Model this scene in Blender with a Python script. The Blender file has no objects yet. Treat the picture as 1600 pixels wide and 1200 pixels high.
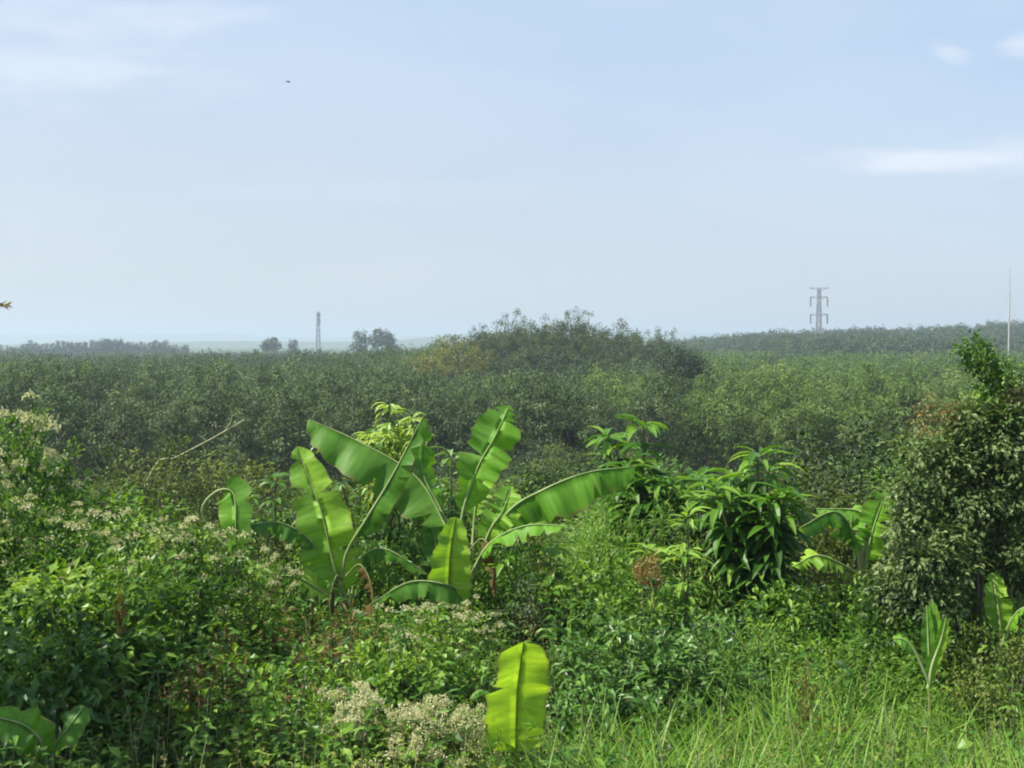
import bpy, math, random
import numpy as np
from mathutils import Vector

# ------------------------------------------------------------------ camera, sky, sun, exposure
scene = bpy.context.scene
COL = scene.collection
EYE = np.array([0.0, 0.0, 3.8])
F = 1778.0                                     # focal length in pixels of the 1600 px wide photograph
PITCH = math.atan(65 / F)
cam_d = bpy.data.cameras.new("camera"); cam = bpy.data.objects.new("camera", cam_d); COL.objects.link(cam)
cam_d.sensor_width = 36; cam_d.lens = 36 * F / 1600
cam_d.clip_start = 0.1; cam_d.clip_end = 20000
cam.location = EYE; cam.rotation_euler = (math.pi / 2 - PITCH, 0, 0)
scene.camera = cam

SUN_EL, SUN_AZ = 54.0, -102.0                   # azimuth from +Y, negative = to the left
sun_dir = np.array([math.sin(math.radians(SUN_AZ)) * math.cos(math.radians(SUN_EL)),
                    math.cos(math.radians(SUN_AZ)) * math.cos(math.radians(SUN_EL)), math.sin(math.radians(SUN_EL))])
sd = bpy.data.lights.new("sun", 'SUN'); sun = bpy.data.objects.new("sun", sd); COL.objects.link(sun)
sd.energy = 5.0; sd.angle = math.radians(0.5); sd.color = (1.0, 0.95, 0.82)
sun.rotation_euler = Vector(sun_dir).to_track_quat('Z', 'Y').to_euler()

scene.view_settings.view_transform = 'Standard'; scene.view_settings.look = 'None'
scene.view_settings.exposure = 0.95; scene.view_settings.gamma = 1.0
scene.render.engine = 'CYCLES'
cy = scene.cycles
cy.max_bounces = 7; cy.diffuse_bounces = 3; cy.glossy_bounces = 2; cy.transmission_bounces = 4
cy.transparent_max_bounces = 4; cy.volume_bounces = 1
cy.filter_width = 2.0
cy.use_denoising = True

w = bpy.data.worlds.new("World"); scene.world = w; w.use_nodes = True
nt = w.node_tree; N = nt.nodes; LK = nt.links
for n in list(N): N.remove(n)
def nd(tree, typ, **kw):
    n = tree.nodes.new(typ)
    for k, v in kw.items():
        if k == 'inp':
            for a, b in v.items(): n.inputs[a].default_value = b
        else: setattr(n, k, v)
    return n
def mth(tree, op, a, b=None, c=None, clamp=False):
    n = tree.nodes.new('ShaderNodeMath'); n.operation = op; n.use_clamp = clamp
    for i, v in enumerate((a, b, c)):
        if v is None: continue
        if isinstance(v, (int, float)): n.inputs[i].default_value = v
        else: tree.links.new(v, n.inputs[i])
    return n.outputs[0]
def mixc(tree, fac, a, b, blend='MIX'):
    n = tree.nodes.new('ShaderNodeMix'); n.data_type = 'RGBA'; n.blend_type = blend
    for s, v in ((n.inputs[0], fac), (n.inputs[6], a), (n.inputs[7], b)):
        if isinstance(v, (int, float)): s.default_value = v
        elif isinstance(v, tuple): s.default_value = v if len(v) == 4 else v + (1,)
        else: tree.links.new(v, s)
    return n.outputs[2]
sky = nd(nt, 'ShaderNodeTexSky', sky_type='NISHITA', sun_disc=False, sun_elevation=math.radians(SUN_EL),
         sun_rotation=math.radians(SUN_AZ), altitude=0, air_density=1.0, dust_density=1.2, ozone_density=3.0)
SKY_STRENGTH = 0.085
tc = nd(nt, 'ShaderNodeTexCoord')
sep = nd(nt, 'ShaderNodeSeparateXYZ'); LK.new(tc.outputs['Generated'], sep.inputs[0])
yy = mth(nt, 'MAXIMUM', sep.outputs[1], 0.08)
U = mth(nt, 'DIVIDE', sep.outputs[0], yy); V = mth(nt, 'DIVIDE', sep.outputs[2], yy)
def cloud_noise(su, sv, seed, det=5, rough=0.55):
    cb = nd(nt, 'ShaderNodeCombineXYZ'); LK.new(mth(nt, 'MULTIPLY', U, su), cb.inputs[0])
    LK.new(mth(nt, 'MULTIPLY', V, sv), cb.inputs[1]); cb.inputs[2].default_value = seed
    nz = nd(nt, 'ShaderNodeTexNoise', inp={'Scale': 1.0, 'Detail': det, 'Roughness': rough, 'Distortion': 0.3})
    LK.new(cb.outputs[0], nz.inputs['Vector']); return nz.outputs['Fac']
n1 = cloud_noise(6, 26, 3.1); n2 = cloud_noise(14, 60, 7.7); n3 = cloud_noise(2.2, 7, 1.3, 3)
def blob(px, py, a, b, s, slope=0.0):
    u0 = (px - 800) / F; v0 = (535 - py) / F; a /= F; b /= F
    du = mth(nt, 'DIVIDE', mth(nt, 'SUBTRACT', U, u0), a)
    dv = mth(nt, 'SUBTRACT', mth(nt, 'SUBTRACT', V, v0), mth(nt, 'MULTIPLY', mth(nt, 'SUBTRACT', U, u0), slope))
    dv = mth(nt, 'DIVIDE', dv, b)
    q = mth(nt, 'ADD', mth(nt, 'MULTIPLY', du, du), mth(nt, 'MULTIPLY', dv, dv))
    g = mth(nt, 'SUBTRACT', 1.0, q)
    g = mth(nt, 'ADD', g, mth(nt, 'MULTIPLY', mth(nt, 'SUBTRACT', n1, 0.5), 2.6))
    g = mth(nt, 'ADD', g, mth(nt, 'MULTIPLY', mth(nt, 'SUBTRACT', n2, 0.5), 1.6))
    sm = nd(nt, 'ShaderNodeMapRange', interpolation_type='SMOOTHSTEP', inp={'From Min': 0.0, 'From Max': 1.3, 'To Min': 0.0, 'To Max': s})
    LK.new(g, sm.inputs['Value']); return sm.outputs[0]
dens = None
for bl in [(90, 116, 210, 44, 0.45), (60, 70, 360, 130, 0.30), (1500, 252, 300, 27, 0.6, 0.05), (1600, 245, 170, 38, 0.5),
           (1475, 86, 46, 20, 0.45, -0.3), (1600, 75, 60, 30, 0.45), (330, 130, 110, 30, 0.14), (620, 300, 420, 20, 0.10)]:
    b = blob(*bl); dens = b if dens is None else mth(nt, 'MAXIMUM', dens, b)
veil = nd(nt, 'ShaderNodeMapRange', interpolation_type='SMOOTHSTEP', inp={'From Min': 0.35, 'From Max': 0.7, 'To Min': 0.0, 'To Max': 0.16})
LK.new(n3, veil.inputs['Value'])
dens = mth(nt, 'ADD', dens, veil.outputs[0], clamp=True)
sky_c = mixc(nt, 1.0, sky.outputs[0], (SKY_STRENGTH,) * 3, 'MULTIPLY')
# thin high haze in front of the blue
hzc = nd(nt, 'ShaderNodeMapRange', interpolation_type='SMOOTHSTEP', inp={'From Min': 0.03, 'From Max': 0.30, 'To Min': 0.0, 'To Max': 1.0}); LK.new(mth(nt, 'ADD', V, mth(nt, 'MULTIPLY', U, 0.12)), hzc.inputs['Value'])
sky_c = mixc(nt, 0.60, sky_c, mixc(nt, hzc.outputs[0], (0.74, 0.79, 0.87), (0.62, 0.79, 1.00)))
sky_c = mixc(nt, dens, sky_c, (0.80, 0.83, 0.90))
bg = nd(nt, 'ShaderNodeBackground'); LK.new(sky_c, bg.inputs[0]); bg.inputs[1].default_value = 0.61
wo = nd(nt, 'ShaderNodeOutputWorld'); LK.new(bg.outputs[0], wo.inputs[0])

# ------------------------------------------------------------------ helpers
rng = np.random.default_rng(11)
def cam_pt(px, py, d):
    """world point seen at pixel (px, py) of the photograph at distance d along +Y"""
    X = (px - 800) / F; Y = (600 - py) / F
    v = np.array([X, math.cos(PITCH) + Y * math.sin(PITCH), -math.sin(PITCH) + Y * math.cos(PITCH)])
    return EYE + v * (d / v[1])
def top_z(py, d): return cam_pt(800, py, d)[2]
def sstep(a, b, x):
    t = np.clip((x - a) / (b - a), 0, 1); return t * t * (3 - 2 * t)
_tab = rng.random((64, 64))
def vnoise(x, y):
    x = np.asarray(x, float); y = np.asarray(y, float)
    xi = np.floor(x).astype(int); yi = np.floor(y).astype(int); fx = x - xi; fy = y - yi
    fx = fx * fx * (3 - 2 * fx); fy = fy * fy * (3 - 2 * fy)
    g = lambda a, b: _tab[a % 64, b % 64]
    return (g(xi, yi) * (1 - fx) + g(xi + 1, yi) * fx) * (1 - fy) + (g(xi, yi + 1) * (1 - fx) + g(xi + 1, yi + 1) * fx) * fy
HY = [-400, 0, 2.5, 6, 10, 20, 30, 45, 60, 100, 300, 800, 9000]
HZ = [2.2, 2.2, 1.9, 0.2, 0, -0.6, -2.2, -4.9, -5.8, -6.2, -6.2, -6.0, -6.0]
def H(x, y):
    x = np.asarray(x, float); y = np.asarray(y, float)
    z = np.interp(y, HY, HZ)
    z = z + 5.2 * np.exp(-((x - 8) / 17) ** 2 - ((y - 185) / 32) ** 2)
    z = z + 2.0 * np.exp(-((x + 10) / 20) ** 2 - ((y - 200) / 40) ** 2)
    z = z + (4 + 7 * sstep(90, 330, x)) * sstep(70, 135, x) * np.exp(-((y - 560) / 110) ** 2)
    z = z + (vnoise(x / 5, y / 5) - 0.5) * 0.35 * sstep(4, 9, y) + (vnoise(x / 30, y / 30) - 0.5) * 1.2 * sstep(40, 90, y)
    return z
def norm(a): return a / np.maximum(np.linalg.norm(a, axis=-1, keepdims=True), 1e-9)

class Acc:
    def __init__(s): s.V = []; s.Q = []; s.T = []; s.n = 0
    def add(s, V, Q, T):
        V = np.asarray(V, float).reshape(-1, 3); Q = np.asarray(Q).reshape(-1, 4)
        if np.ndim(T) == 0: T = np.full(len(V), float(T))
        T = np.asarray(T, float)
        if T.ndim == 1: T = np.stack([T, np.zeros_like(T), np.zeros_like(T)], 1)
        s.V.append(V); s.Q.append(Q + s.n); s.T.append(T); s.n += len(V)
    def empty(s): return s.n == 0
    def mesh(s, name, mat, smooth=False):
        V = np.concatenate(s.V); Q = np.concatenate(s.Q); T = np.concatenate(s.T)
        me = bpy.data.meshes.new(name)
        me.vertices.add(len(V)); me.vertices.foreach_set('co', V.astype(np.float32).ravel())
        me.loops.add(len(Q) * 4); me.loops.foreach_set('vertex_index', Q.astype(np.int32).ravel())
        me.polygons.add(len(Q)); me.polygons.foreach_set('loop_start', np.arange(0, len(Q) * 4, 4, dtype=np.int32))
        me.polygons.foreach_set('use_smooth', np.full(len(Q), smooth))
        me.update(calc_edges=True)
        at = me.attributes.new('Tint', 'FLOAT_COLOR', 'POINT')
        at.data.foreach_set('color', np.concatenate([T, np.ones((len(T), 1))], 1).astype(np.float32).ravel())
        me.materials.append(mat)
        return me

def tag(o, label=None, cat=None, group=None, kind=None):
    if label: o['label'] = label
    if cat: o['category'] = cat
    if group: o['group'] = group
    if kind: o['kind'] = kind
    return o
def obj(name, acc, mat, parent=None, smooth=False):
    me = acc.mesh(name, mat, smooth) if isinstance(acc, Acc) else acc
    o = bpy.data.objects.new(name, me); COL.objects.link(o)
    if parent is not None: o.parent = parent
    return o
def empty(name, loc, label, cat, group=None, rz=0.0):
    o = bpy.data.objects.new(name, None); COL.objects.link(o); o.empty_display_size = 0.2
    o.location = loc; o.rotation_euler = (0, 0, rz)
    return tag(o, label, cat, group)
def copy_tree(o, parent=None):
    c = o.copy(); COL.objects.link(c)
    if parent is not None: c.parent = parent
    for ch in list(o.children): copy_tree(ch, c)
    return c

def tube(acc, pts, rad, sides=6, tint=0.5):
    pts = np.asarray(pts, float); k = len(pts); rad = np.broadcast_to(rad, (k,)) if np.ndim(rad) else np.full(k, rad)
    T = norm(np.gradient(pts, axis=0)); ref = np.array([0.13, 0.97, 0.2]) if abs(T[0][1]) < 0.9 else np.array([1.0, 0, 0.1])
    A = norm(np.cross(T, ref)); B = np.cross(T, A)
    an = np.linspace(0, 2 * math.pi, sides, endpoint=False)
    V = pts[:, None] + rad[:, None, None] * (np.cos(an)[None, :, None] * A[:, None] + np.sin(an)[None, :, None] * B[:, None])
    i = np.arange(k - 1)[:, None] * sides; j = np.arange(sides)[None]; j2 = (j + 1) % sides
    Q = np.stack([i + j, i + j2, i + j2 + sides, i + j + sides], -1).reshape(-1, 4)
    acc.add(V, Q, tint)
def bez(p0, p1, p2, n=8):
    t = np.linspace(0, 1, n)[:, None]; p0, p1, p2 = map(np.asarray, (p0, p1, p2))
    return (1 - t) ** 2 * p0 + 2 * t * (1 - t) * p1 + t * t * p2
def spline(P, n=24):
    P = np.asarray(P, float); k = len(P)
    Q = np.vstack([2 * P[0] - P[1], P, 2 * P[-1] - P[-2]]); out = []
    for u in np.linspace(0, k - 1, n):
        i = min(int(u), k - 2); t = u - i; a, b, c, d = Q[i:i + 4]
        out.append(0.5 * ((2 * b) + (-a + c) * t + (2 * a - 5 * b + 4 * c - d) * t * t + (-a + 3 * b - 3 * c + d) * t ** 3))
    return np.array(out)

def leaves(acc, P, D, Nn, L, W, droop=0.5, seg=2, prof='lance', fold=0.3, tint=0.5):
    P = np.asarray(P, float); n = len(P)
    bc = lambda a: np.broadcast_to(np.asarray(a, float), (n,)).copy()
    L, W, droop, tint = bc(L), bc(W), bc(droop), bc(tint)
    D = norm(np.asarray(D, float)); S = norm(np.cross(D, Nn)); Up = np.cross(S, D)
    if seg == 1:
        m = P + (L * 0.45)[:, None] * D + (L * 0.08 * droop)[:, None] * Up
        tip = P + L[:, None] * (np.cos(droop * .6)[:, None] * D - np.sin(droop * .6)[:, None] * Up)
        l = m - (W / 2)[:, None] * S + (W * fold / 2)[:, None] * Up; r = m + (W / 2)[:, None] * S + (W * fold / 2)[:, None] * Up
        acc.add(np.stack([P, l, tip, r], 1), np.arange(n * 4).reshape(-1, 4), np.repeat(tint, 4)); return
    k = seg + 1; t = np.linspace(0, 1, k)
    a = droop[:, None] * (t[None, :-1] + 0.5 / seg)
    st = (L / seg)[:, None, None] * (np.cos(a)[..., None] * D[:, None] - np.sin(a)[..., None] * Up[:, None])
    C = np.concatenate([P[:, None], P[:, None] + np.cumsum(st, 1)], 1)
    at = droop[:, None] * t[None]
    U2 = np.sin(at)[..., None] * D[:, None] + np.cos(at)[..., None] * Up[:, None]
    wp = {'lance': np.sin(math.pi * np.clip(t, 0, 1) ** 0.8), 'ovate': np.sin(math.pi * t ** 0.62),
          'blade': np.array([0.7, 1.0] + [1 - (x - 0.3) / 0.7 for x in t[2:]])[:k]}[prof]
    wp = np.maximum(wp, 0.02)
    hw = (W[:, None] * wp[None] / 2)[..., None]
    lft = C - hw * S[:, None] + hw * fold * U2; rgt = C + hw * S[:, None] + hw * fold * U2
    if fold == 0:
        V = np.stack([lft, rgt], 2); m = 2
        q0 = np.arange(seg) * 2; q = np.stack([q0, q0 + 1, q0 + 3, q0 + 2], -1)
    else:
        V = np.stack([lft, C, rgt], 2); m = 3
        q0 = np.arange(seg) * 3
        q = np.concatenate([np.stack([q0, q0 + 1, q0 + 4, q0 + 3], -1), np.stack([q0 + 1, q0 + 2, q0 + 5, q0 + 4], -1)])
    Q = (np.arange(n) * k * m)[:, None, None] + q[None]
    acc.add(V, Q, np.repeat(tint, k * m))

def rdir(n, zlo=-1.0, zhi=1.0):
    z = rng.uniform(zlo, zhi, n); a = rng.uniform(0, 2 * math.pi, n); r = np.sqrt(1 - z * z)
    return np.stack([r * np.cos(a), r * np.sin(a), z], 1)
def foliage(acc, C, R, nclump, nper, L, W, seg=1, prof='lance', droop=0.8, tmean=0.5, tvar=0.25, crad=0.25, shell=0.35, up=0.6, fold=0.35, zmin=-0.7):
    """leaf clumps spread through an ellipsoid (centre C, radii R)"""
    C = np.asarray(C, float); R = np.asarray(R, float)
    d = rdir(nclump, zmin, 1.0); r = (shell + (1 - shell) * rng.random(nclump)) ** 0.6
    cc = C + d * R * r[:, None] * (0.86 + 0.28 * rng.random((nclump, 1)))
    ct = tmean + tvar * rng.normal(size=nclump) * 0.6
    idx = np.repeat(np.arange(nclump), nper); n = len(idx)
    off = rdir(n) * (crad * rng.random((n, 1)) ** 0.5) * np.array([1, 1, 0.8])
    P = cc[idx] + off
    D = norm(off / crad * 0.9 + d[idx] * 0.5 + rdir(n) * 0.5 + np.array([0, 0, -0.15]))
    Nn = norm(rdir(n) * 0.55 + np.array([0, 0, up]) + d[idx] * 0.5)
    leaves(acc, P, D, Nn, L * rng.uniform(0.65, 1.25, n), W * rng.uniform(0.7, 1.2, n), droop * rng.uniform(0.3, 1.4, n), seg, prof, fold,
           np.clip(ct[idx] + rng.normal(size=n) * tvar * 0.5, 0, 1))
    return cc

# ------------------------------------------------------------------ materials
def newmat(name):
    m = bpy.data.materials.new(name); m.use_nodes = True
    for n in list(m.node_tree.nodes): m.node_tree.nodes.remove(n)
    return m, m.node_tree
def ramp(t, fac, cols):
    r = t.nodes.new('ShaderNodeValToRGB'); e = r.color_ramp.elements
    while len(e) < len(cols): e.new(0.5)
    for i, c in enumerate(cols):
        e[i].position = i / (len(cols) - 1); e[i].color = tuple(c) + (1,)
    t.links.new(fac, r.inputs[0]); return r.outputs[0]
def leaf_mat(name, cols, trans=0.35, rough=0.5, spec=0.35, vein=False, ynew=(1.25, 1.2, 0.5)):
    m, t = newmat(name)
    at = nd(t, 'ShaderNodeAttribute', attribute_name='Tint'); sc = nd(t, 'ShaderNodeSeparateColor'); t.links.new(at.outputs['Color'], sc.inputs[0])
    oi = nd(t, 'ShaderNodeObjectInfo')
    f = mth(t, 'ADD', sc.outputs[0], mth(t, 'MULTIPLY', mth(t, 'SUBTRACT', oi.outputs['Random'], 0.5), 0.22), clamp=True)
    col = ramp(t, f, cols)
    nrm = None
    geo = nd(t, 'ShaderNodeNewGeometry')
    if vein:
        cb = nd(t, 'ShaderNodeCombineXYZ'); t.links.new(mth(t, 'MULTIPLY', sc.outputs[2], 46), cb.inputs[1]); t.links.new(mth(t, 'MULTIPLY', sc.outputs[1], 1.5), cb.inputs[0])
        t.links.new(mth(t, 'MULTIPLY', oi.outputs['Random'], 30), cb.inputs[2])
        nz = nd(t, 'ShaderNodeTexNoise', inp={'Scale': 1.0, 'Detail': 3.0}); t.links.new(cb.outputs[0], nz.inputs['Vector'])
        k = nd(t, 'ShaderNodeMapRange', inp={'From Min': 0.3, 'From Max': 0.7, 'To Min': 0.78, 'To Max': 1.18}); t.links.new(nz.outputs['Fac'], k.inputs['Value'])
        col = mixc(t, 1.0, col, k.outputs[0], 'MULTIPLY')
        n2_ = nd(t, 'ShaderNodeTexNoise', inp={'Scale': 9.0, 'Detail': 4.0})
        tcc = nd(t, 'ShaderNodeTexCoord'); t.links.new(tcc.outputs['Object'], n2_.inputs['Vector'])
        k2 = nd(t, 'ShaderNodeMapRange', inp={'From Min': 0.60, 'From Max': 0.72, 'To Min': 0.0, 'To Max': 0.45}); t.links.new(n2_.outputs['Fac'], k2.inputs['Value'])
        col = mixc(t, k2.outputs[0], col, (0.16, 0.17, 0.03))
        # browned, dry margin
        e = nd(t, 'ShaderNodeMapRange', inp={'From Min': 0.90, 'From Max': 1.0, 'To Min': 0.0, 'To Max': 0.7}); t.links.new(mth(t, 'ADD', sc.outputs[1], mth(t, 'MULTIPLY', mth(t, 'SUBTRACT', n2_.outputs['Fac'], 0.5), 0.22)), e.inputs['Value'])
        col = mixc(t, e.outputs[0], col, (0.22, 0.17, 0.06))
        bp = nd(t, 'ShaderNodeBump', inp={'Strength': 0.5, 'Distance': 0.01}); t.links.new(nz.outputs['Fac'], bp.inputs['Height']); nrm = bp.outputs[0]
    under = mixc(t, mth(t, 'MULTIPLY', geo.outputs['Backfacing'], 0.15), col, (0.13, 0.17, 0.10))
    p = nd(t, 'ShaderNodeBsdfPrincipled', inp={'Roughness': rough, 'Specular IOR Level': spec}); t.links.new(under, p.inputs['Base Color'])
    tr = nd(t, 'ShaderNodeBsdfTranslucent'); t.links.new(mixc(t, 1.0, col, ynew, 'MULTIPLY'), tr.inputs[0])
    if nrm is not None: t.links.new(nrm, p.inputs['Normal'])
    ms = nd(t, 'ShaderNodeMixShader'); ms.inputs[0].default_value = trans
    t.links.new(p.outputs[0], ms.inputs[1]); t.links.new(tr.outputs[0], ms.inputs[2])
    o = nd(t, 'ShaderNodeOutputMaterial'); t.links.new(ms.outputs[0], o.inputs[0]); return m
def plain_mat(name, c1, c2, scale=8.0, rough=0.8, metal=0.0, stretch=(1, 1, 1), bump=0.0, coord='Object'):
    m, t = newmat(name)
    tcc = nd(t, 'ShaderNodeTexCoord'); mp = nd(t, 'ShaderNodeMapping'); mp.inputs['Scale'].default_value = stretch
    t.links.new(tcc.outputs[coord], mp.inputs[0])
    nz = nd(t, 'ShaderNodeTexNoise', inp={'Scale': scale, 'Detail': 5.0}); t.links.new(mp.outputs[0], nz.inputs['Vector'])
    col = ramp(t, nz.outputs['Fac'], [c1, c1, c2, c2])
    p = nd(t, 'ShaderNodeBsdfPrincipled', inp={'Roughness': rough, 'Metallic': metal, 'Specular IOR Level': 0.2}); t.links.new(col, p.inputs['Base Color'])
    if bump:
        bp = nd(t, 'ShaderNodeBump', inp={'Strength': bump}); t.links.new(nz.outputs['Fac'], bp.inputs['Height']); t.links.new(bp.outputs[0], p.inputs['Normal'])
    o = nd(t, 'ShaderNodeOutputMaterial'); t.links.new(p.outputs[0], o.inputs[0]); return m

M = {
 'rubber': leaf_mat('rubber leaf', [(0.015, 0.032, 0.010), (0.040, 0.076, 0.022), (0.088, 0.145, 0.042), (0.17, 0.23, 0.09)], 0.32, 0.55, 0.22),
 'young': leaf_mat('young rubber leaf', [(0.020, 0.044, 0.009), (0.060, 0.115, 0.020), (0.13, 0.21, 0.036), (0.24, 0.32, 0.08)], 0.40, 0.55, 0.22),
 'hill': leaf_mat('hill tree leaf', [(0.020, 0.036, 0.009), (0.055, 0.085, 0.020), (0.12, 0.155, 0.036)], 0.36, 0.6, 0.2),
 'dark': leaf_mat('dark leaf', [(0.008, 0.020, 0.005), (0.022, 0.048, 0.010), (0.055, 0.095, 0.018)], 0.28, 0.5, 0.25),
 'yellow': leaf_mat('yellow green leaf', [(0.08, 0.10, 0.012), (0.17, 0.18, 0.02), (0.28, 0.26, 0.05)], 0.4, 0.5, 0.25),
 'far': leaf_mat('far leaf', [(0.02, 0.035, 0.012), (0.050, 0.080, 0.022), (0.10, 0.13, 0.04)], 0.3, 0.6, 0.2),
 'weed': leaf_mat('weed leaf', [(0.012, 0.038, 0.005), (0.046, 0.118, 0.010), (0.105, 0.220, 0.018), (0.24, 0.37, 0.05)], 0.40, 0.42, 0.32),
 'grass': leaf_mat('grass blade', [(0.024, 0.065, 0.007), (0.075, 0.175, 0.016), (0.15, 0.29, 0.030), (0.30, 0.41, 0.09)], 0.42, 0.45, 0.3),
 'long': leaf_mat('long leaf', [(0.012, 0.040, 0.006), (0.038, 0.105, 0.014), (0.090, 0.195, 0.030), (0.22, 0.34, 0.12)], 0.34, 0.38, 0.4),
 'olive': leaf_mat('olive leaf', [(0.020, 0.036, 0.004), (0.062, 0.100, 0.010), (0.135, 0.185, 0.020), (0.24, 0.28, 0.06)], 0.36, 0.5, 0.25),
 'grey': leaf_mat('grey green leaf', [(0.016, 0.036, 0.010), (0.060, 0.110, 0.028), (0.15, 0.22, 0.070), (0.27, 0.34, 0.15)], 0.38, 0.45, 0.32),
 'sap': leaf_mat('sapling leaf', [(0.012, 0.040, 0.005), (0.030, 0.095, 0.010), (0.080, 0.20, 0.018), (0.22, 0.37, 0.05)], 0.42, 0.42, 0.35),
 'newleaf': leaf_mat('new leaf flush', [(0.09, 0.19, 0.02), (0.20, 0.33, 0.04), (0.37, 0.49, 0.12)], 0.42, 0.45, 0.4),
 'dry': leaf_mat('dry leaf', [(0.05, 0.03, 0.012), (0.12, 0.075, 0.025), (0.20, 0.14, 0.05), (0.30, 0.24, 0.11)], 0.25, 0.7, 0.2),
 'rust': leaf_mat('rusty leaf', [(0.12, 0.07, 0.02), (0.24, 0.14, 0.035), (0.30, 0.23, 0.07)], 0.3, 0.6, 0.3),
 'flower': leaf_mat('cream flower', [(0.36, 0.38, 0.18), (0.58, 0.58, 0.34), (0.76, 0.73, 0.52)], 0.3, 0.7, 0.2, ynew=(1.05, 1.0, 0.7)),
 'banana': leaf_mat('banana blade', [(0.030, 0.110, 0.014), (0.075, 0.225, 0.020), (0.15, 0.35, 0.026), (0.33, 0.52, 0.05)], 0.46, 0.50, 0.28, vein=True, ynew=(1.3, 1.25, 0.5)),
 'rib': plain_mat('banana rib', (0.16, 0.24, 0.07), (0.32, 0.38, 0.17), 5, 0.5),
 'ribdark': plain_mat('banana rib backlit', (0.10, 0.17, 0.03), (0.17, 0.22, 0.05), 5, 0.5),  # rib of leaves with the sun behind them, its shade put into the colour
 'pseudo': plain_mat('banana stem', (0.13, 0.18, 0.05), (0.24, 0.26, 0.10), 6, 0.6, stretch=(3, 3, 0.5)),
 'bark': plain_mat('bark', (0.07, 0.06, 0.045), (0.17, 0.15, 0.12), 6, 0.9, stretch=(4, 4, 0.6), bump=0.4),
 'palebark': plain_mat('pale bark', (0.16, 0.15, 0.12), (0.30, 0.28, 0.23), 6, 0.9, stretch=(4, 4, 0.6)),
 'stalk': plain_mat('green stalk', (0.06, 0.09, 0.025), (0.12, 0.14, 0.05), 6, 0.7),
 'deadwood': plain_mat('dead wood', (0.22, 0.25, 0.11), (0.36, 0.37, 0.21), 12, 0.8),
 'steel': plain_mat('steel', (0.22, 0.23, 0.26), (0.28, 0.29, 0.32), 2, 0.6, 0.3),
 'insul': plain_mat('insulator', (0.10, 0.09, 0.09), (0.14, 0.12, 0.12), 2, 0.4),
 'redwhite': plain_mat('mast paint', (0.34, 0.33, 0.33), (0.42, 0.40, 0.40), 2, 0.6),
 'feather': plain_mat('feather', (0.10, 0.10, 0.11), (0.16, 0.15, 0.15), 20, 0.7),
}
# ground
gm, t = newmat('earth and low green')
tcc = nd(t, 'ShaderNodeTexCoord')
na = nd(t, 'ShaderNodeTexNoise', inp={'Scale': 0.9, 'Detail': 8.0, 'Roughness': 0.7}); t.links.new(tcc.outputs['Object'], na.inputs['Vector'])
nb = nd(t, 'ShaderNodeTexNoise', inp={'Scale': 0.012, 'Detail': 5.0}); t.links.new(tcc.outputs['Object'], nb.inputs['Vector'])
ca = ramp(t, na.outputs['Fac'], [(0.03, 0.035, 0.014), (0.035, 0.05, 0.016), (0.055, 0.075, 0.022), (0.08, 0.06, 0.03)])
cb_ = ramp(t, nb.outputs['Fac'], [(0.7, 0.8, 0.7), (1.1, 1.2, 0.9), (1.8, 2.0, 1.1)])
p = nd(t, 'ShaderNodeBsdfPrincipled', inp={'Roughness': 0.95, 'Specular IOR Level': 0.1}); t.links.new(mixc(t, 1.0, ca, cb_, 'MULTIPLY'), p.inputs['Base Color'])
bp = nd(t, 'ShaderNodeBump', inp={'Strength': 0.6}); t.links.new(na.outputs['Fac'], bp.inputs['Height']); t.links.new(bp.outputs[0], p.inputs['Normal'])
o_ = nd(t, 'ShaderNodeOutputMaterial'); t.links.new(p.outputs[0], o_.inputs[0])

# ------------------------------------------------------------------ ground and far hills
def axis(lim, step, grow):
    a = [0.0]; s = step
    while a[-1] < lim: a.append(a[-1] + s); s = s if a[-1] < 60 else s * grow
    return np.array(a)
xs = axis(6500, 1.5, 1.06); xs = np.concatenate([-xs[::-1][:-1], xs])
ys = np.concatenate([-axis(400, 4, 1.2)[::-1][:-1], axis(8500, 1.5, 1.045)])
X, Y = np.meshgrid(xs, ys); Z = H(X, Y)
acc = Acc(); nx = len(xs); i, j = np.meshgrid(np.arange(nx - 1), np.arange(len(ys) - 1)); q = j * nx + i
acc.add(np.stack([X, Y, Z], -1), np.stack([q, q + 1, q + nx + 1, q + nx], -1), 0.5)
tag(obj('ground', acc, gm, smooth=True), kind='structure')
XLIM, YLIM = max(xs), max(ys)

def hill_range(name, y0, x0, x1, hfun, depth, n=90):
    a = Acc(); gx = np.linspace(x0, x1, n); gy = np.linspace(-1, 1, 9)
    GX, GY = np.meshgrid(gx, gy); hh = np.maximum(hfun(GX), 0) * (1 - GY ** 2) ** 0.8 - 6.3
    i, j = np.meshgrid(np.arange(n - 1), np.arange(8)); q = j * n + i
    a.add(np.stack([GX, y0 + GY * depth, hh], -1), np.stack([q, q + 1, q + n + 1, q + n], -1), 0.5)
    tag(obj(name, a, gm, smooth=True), kind='structure')
hill_range('far_hills', 5600, -3200, 3200, lambda x: 36 + 22 * (vnoise(x / 500 + 3, 5 + 0 * x) - 0.3) + 9 * vnoise(x / 120, 9 + 0 * x) + 10 * sstep(-2800, -1000, x) * 0, 500)
hill_range('middle_hills', 2600, -1300, 900, lambda x: (9 + 8 * sstep(-420, -120, x) + 3 * vnoise(x / 150, 8 + 0 * x)) * sstep(-1300, -900, x) * (1 - sstep(300, 900, x)) + 3 * vnoise(x / 90, 2 + 0 * x), 300)

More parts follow.
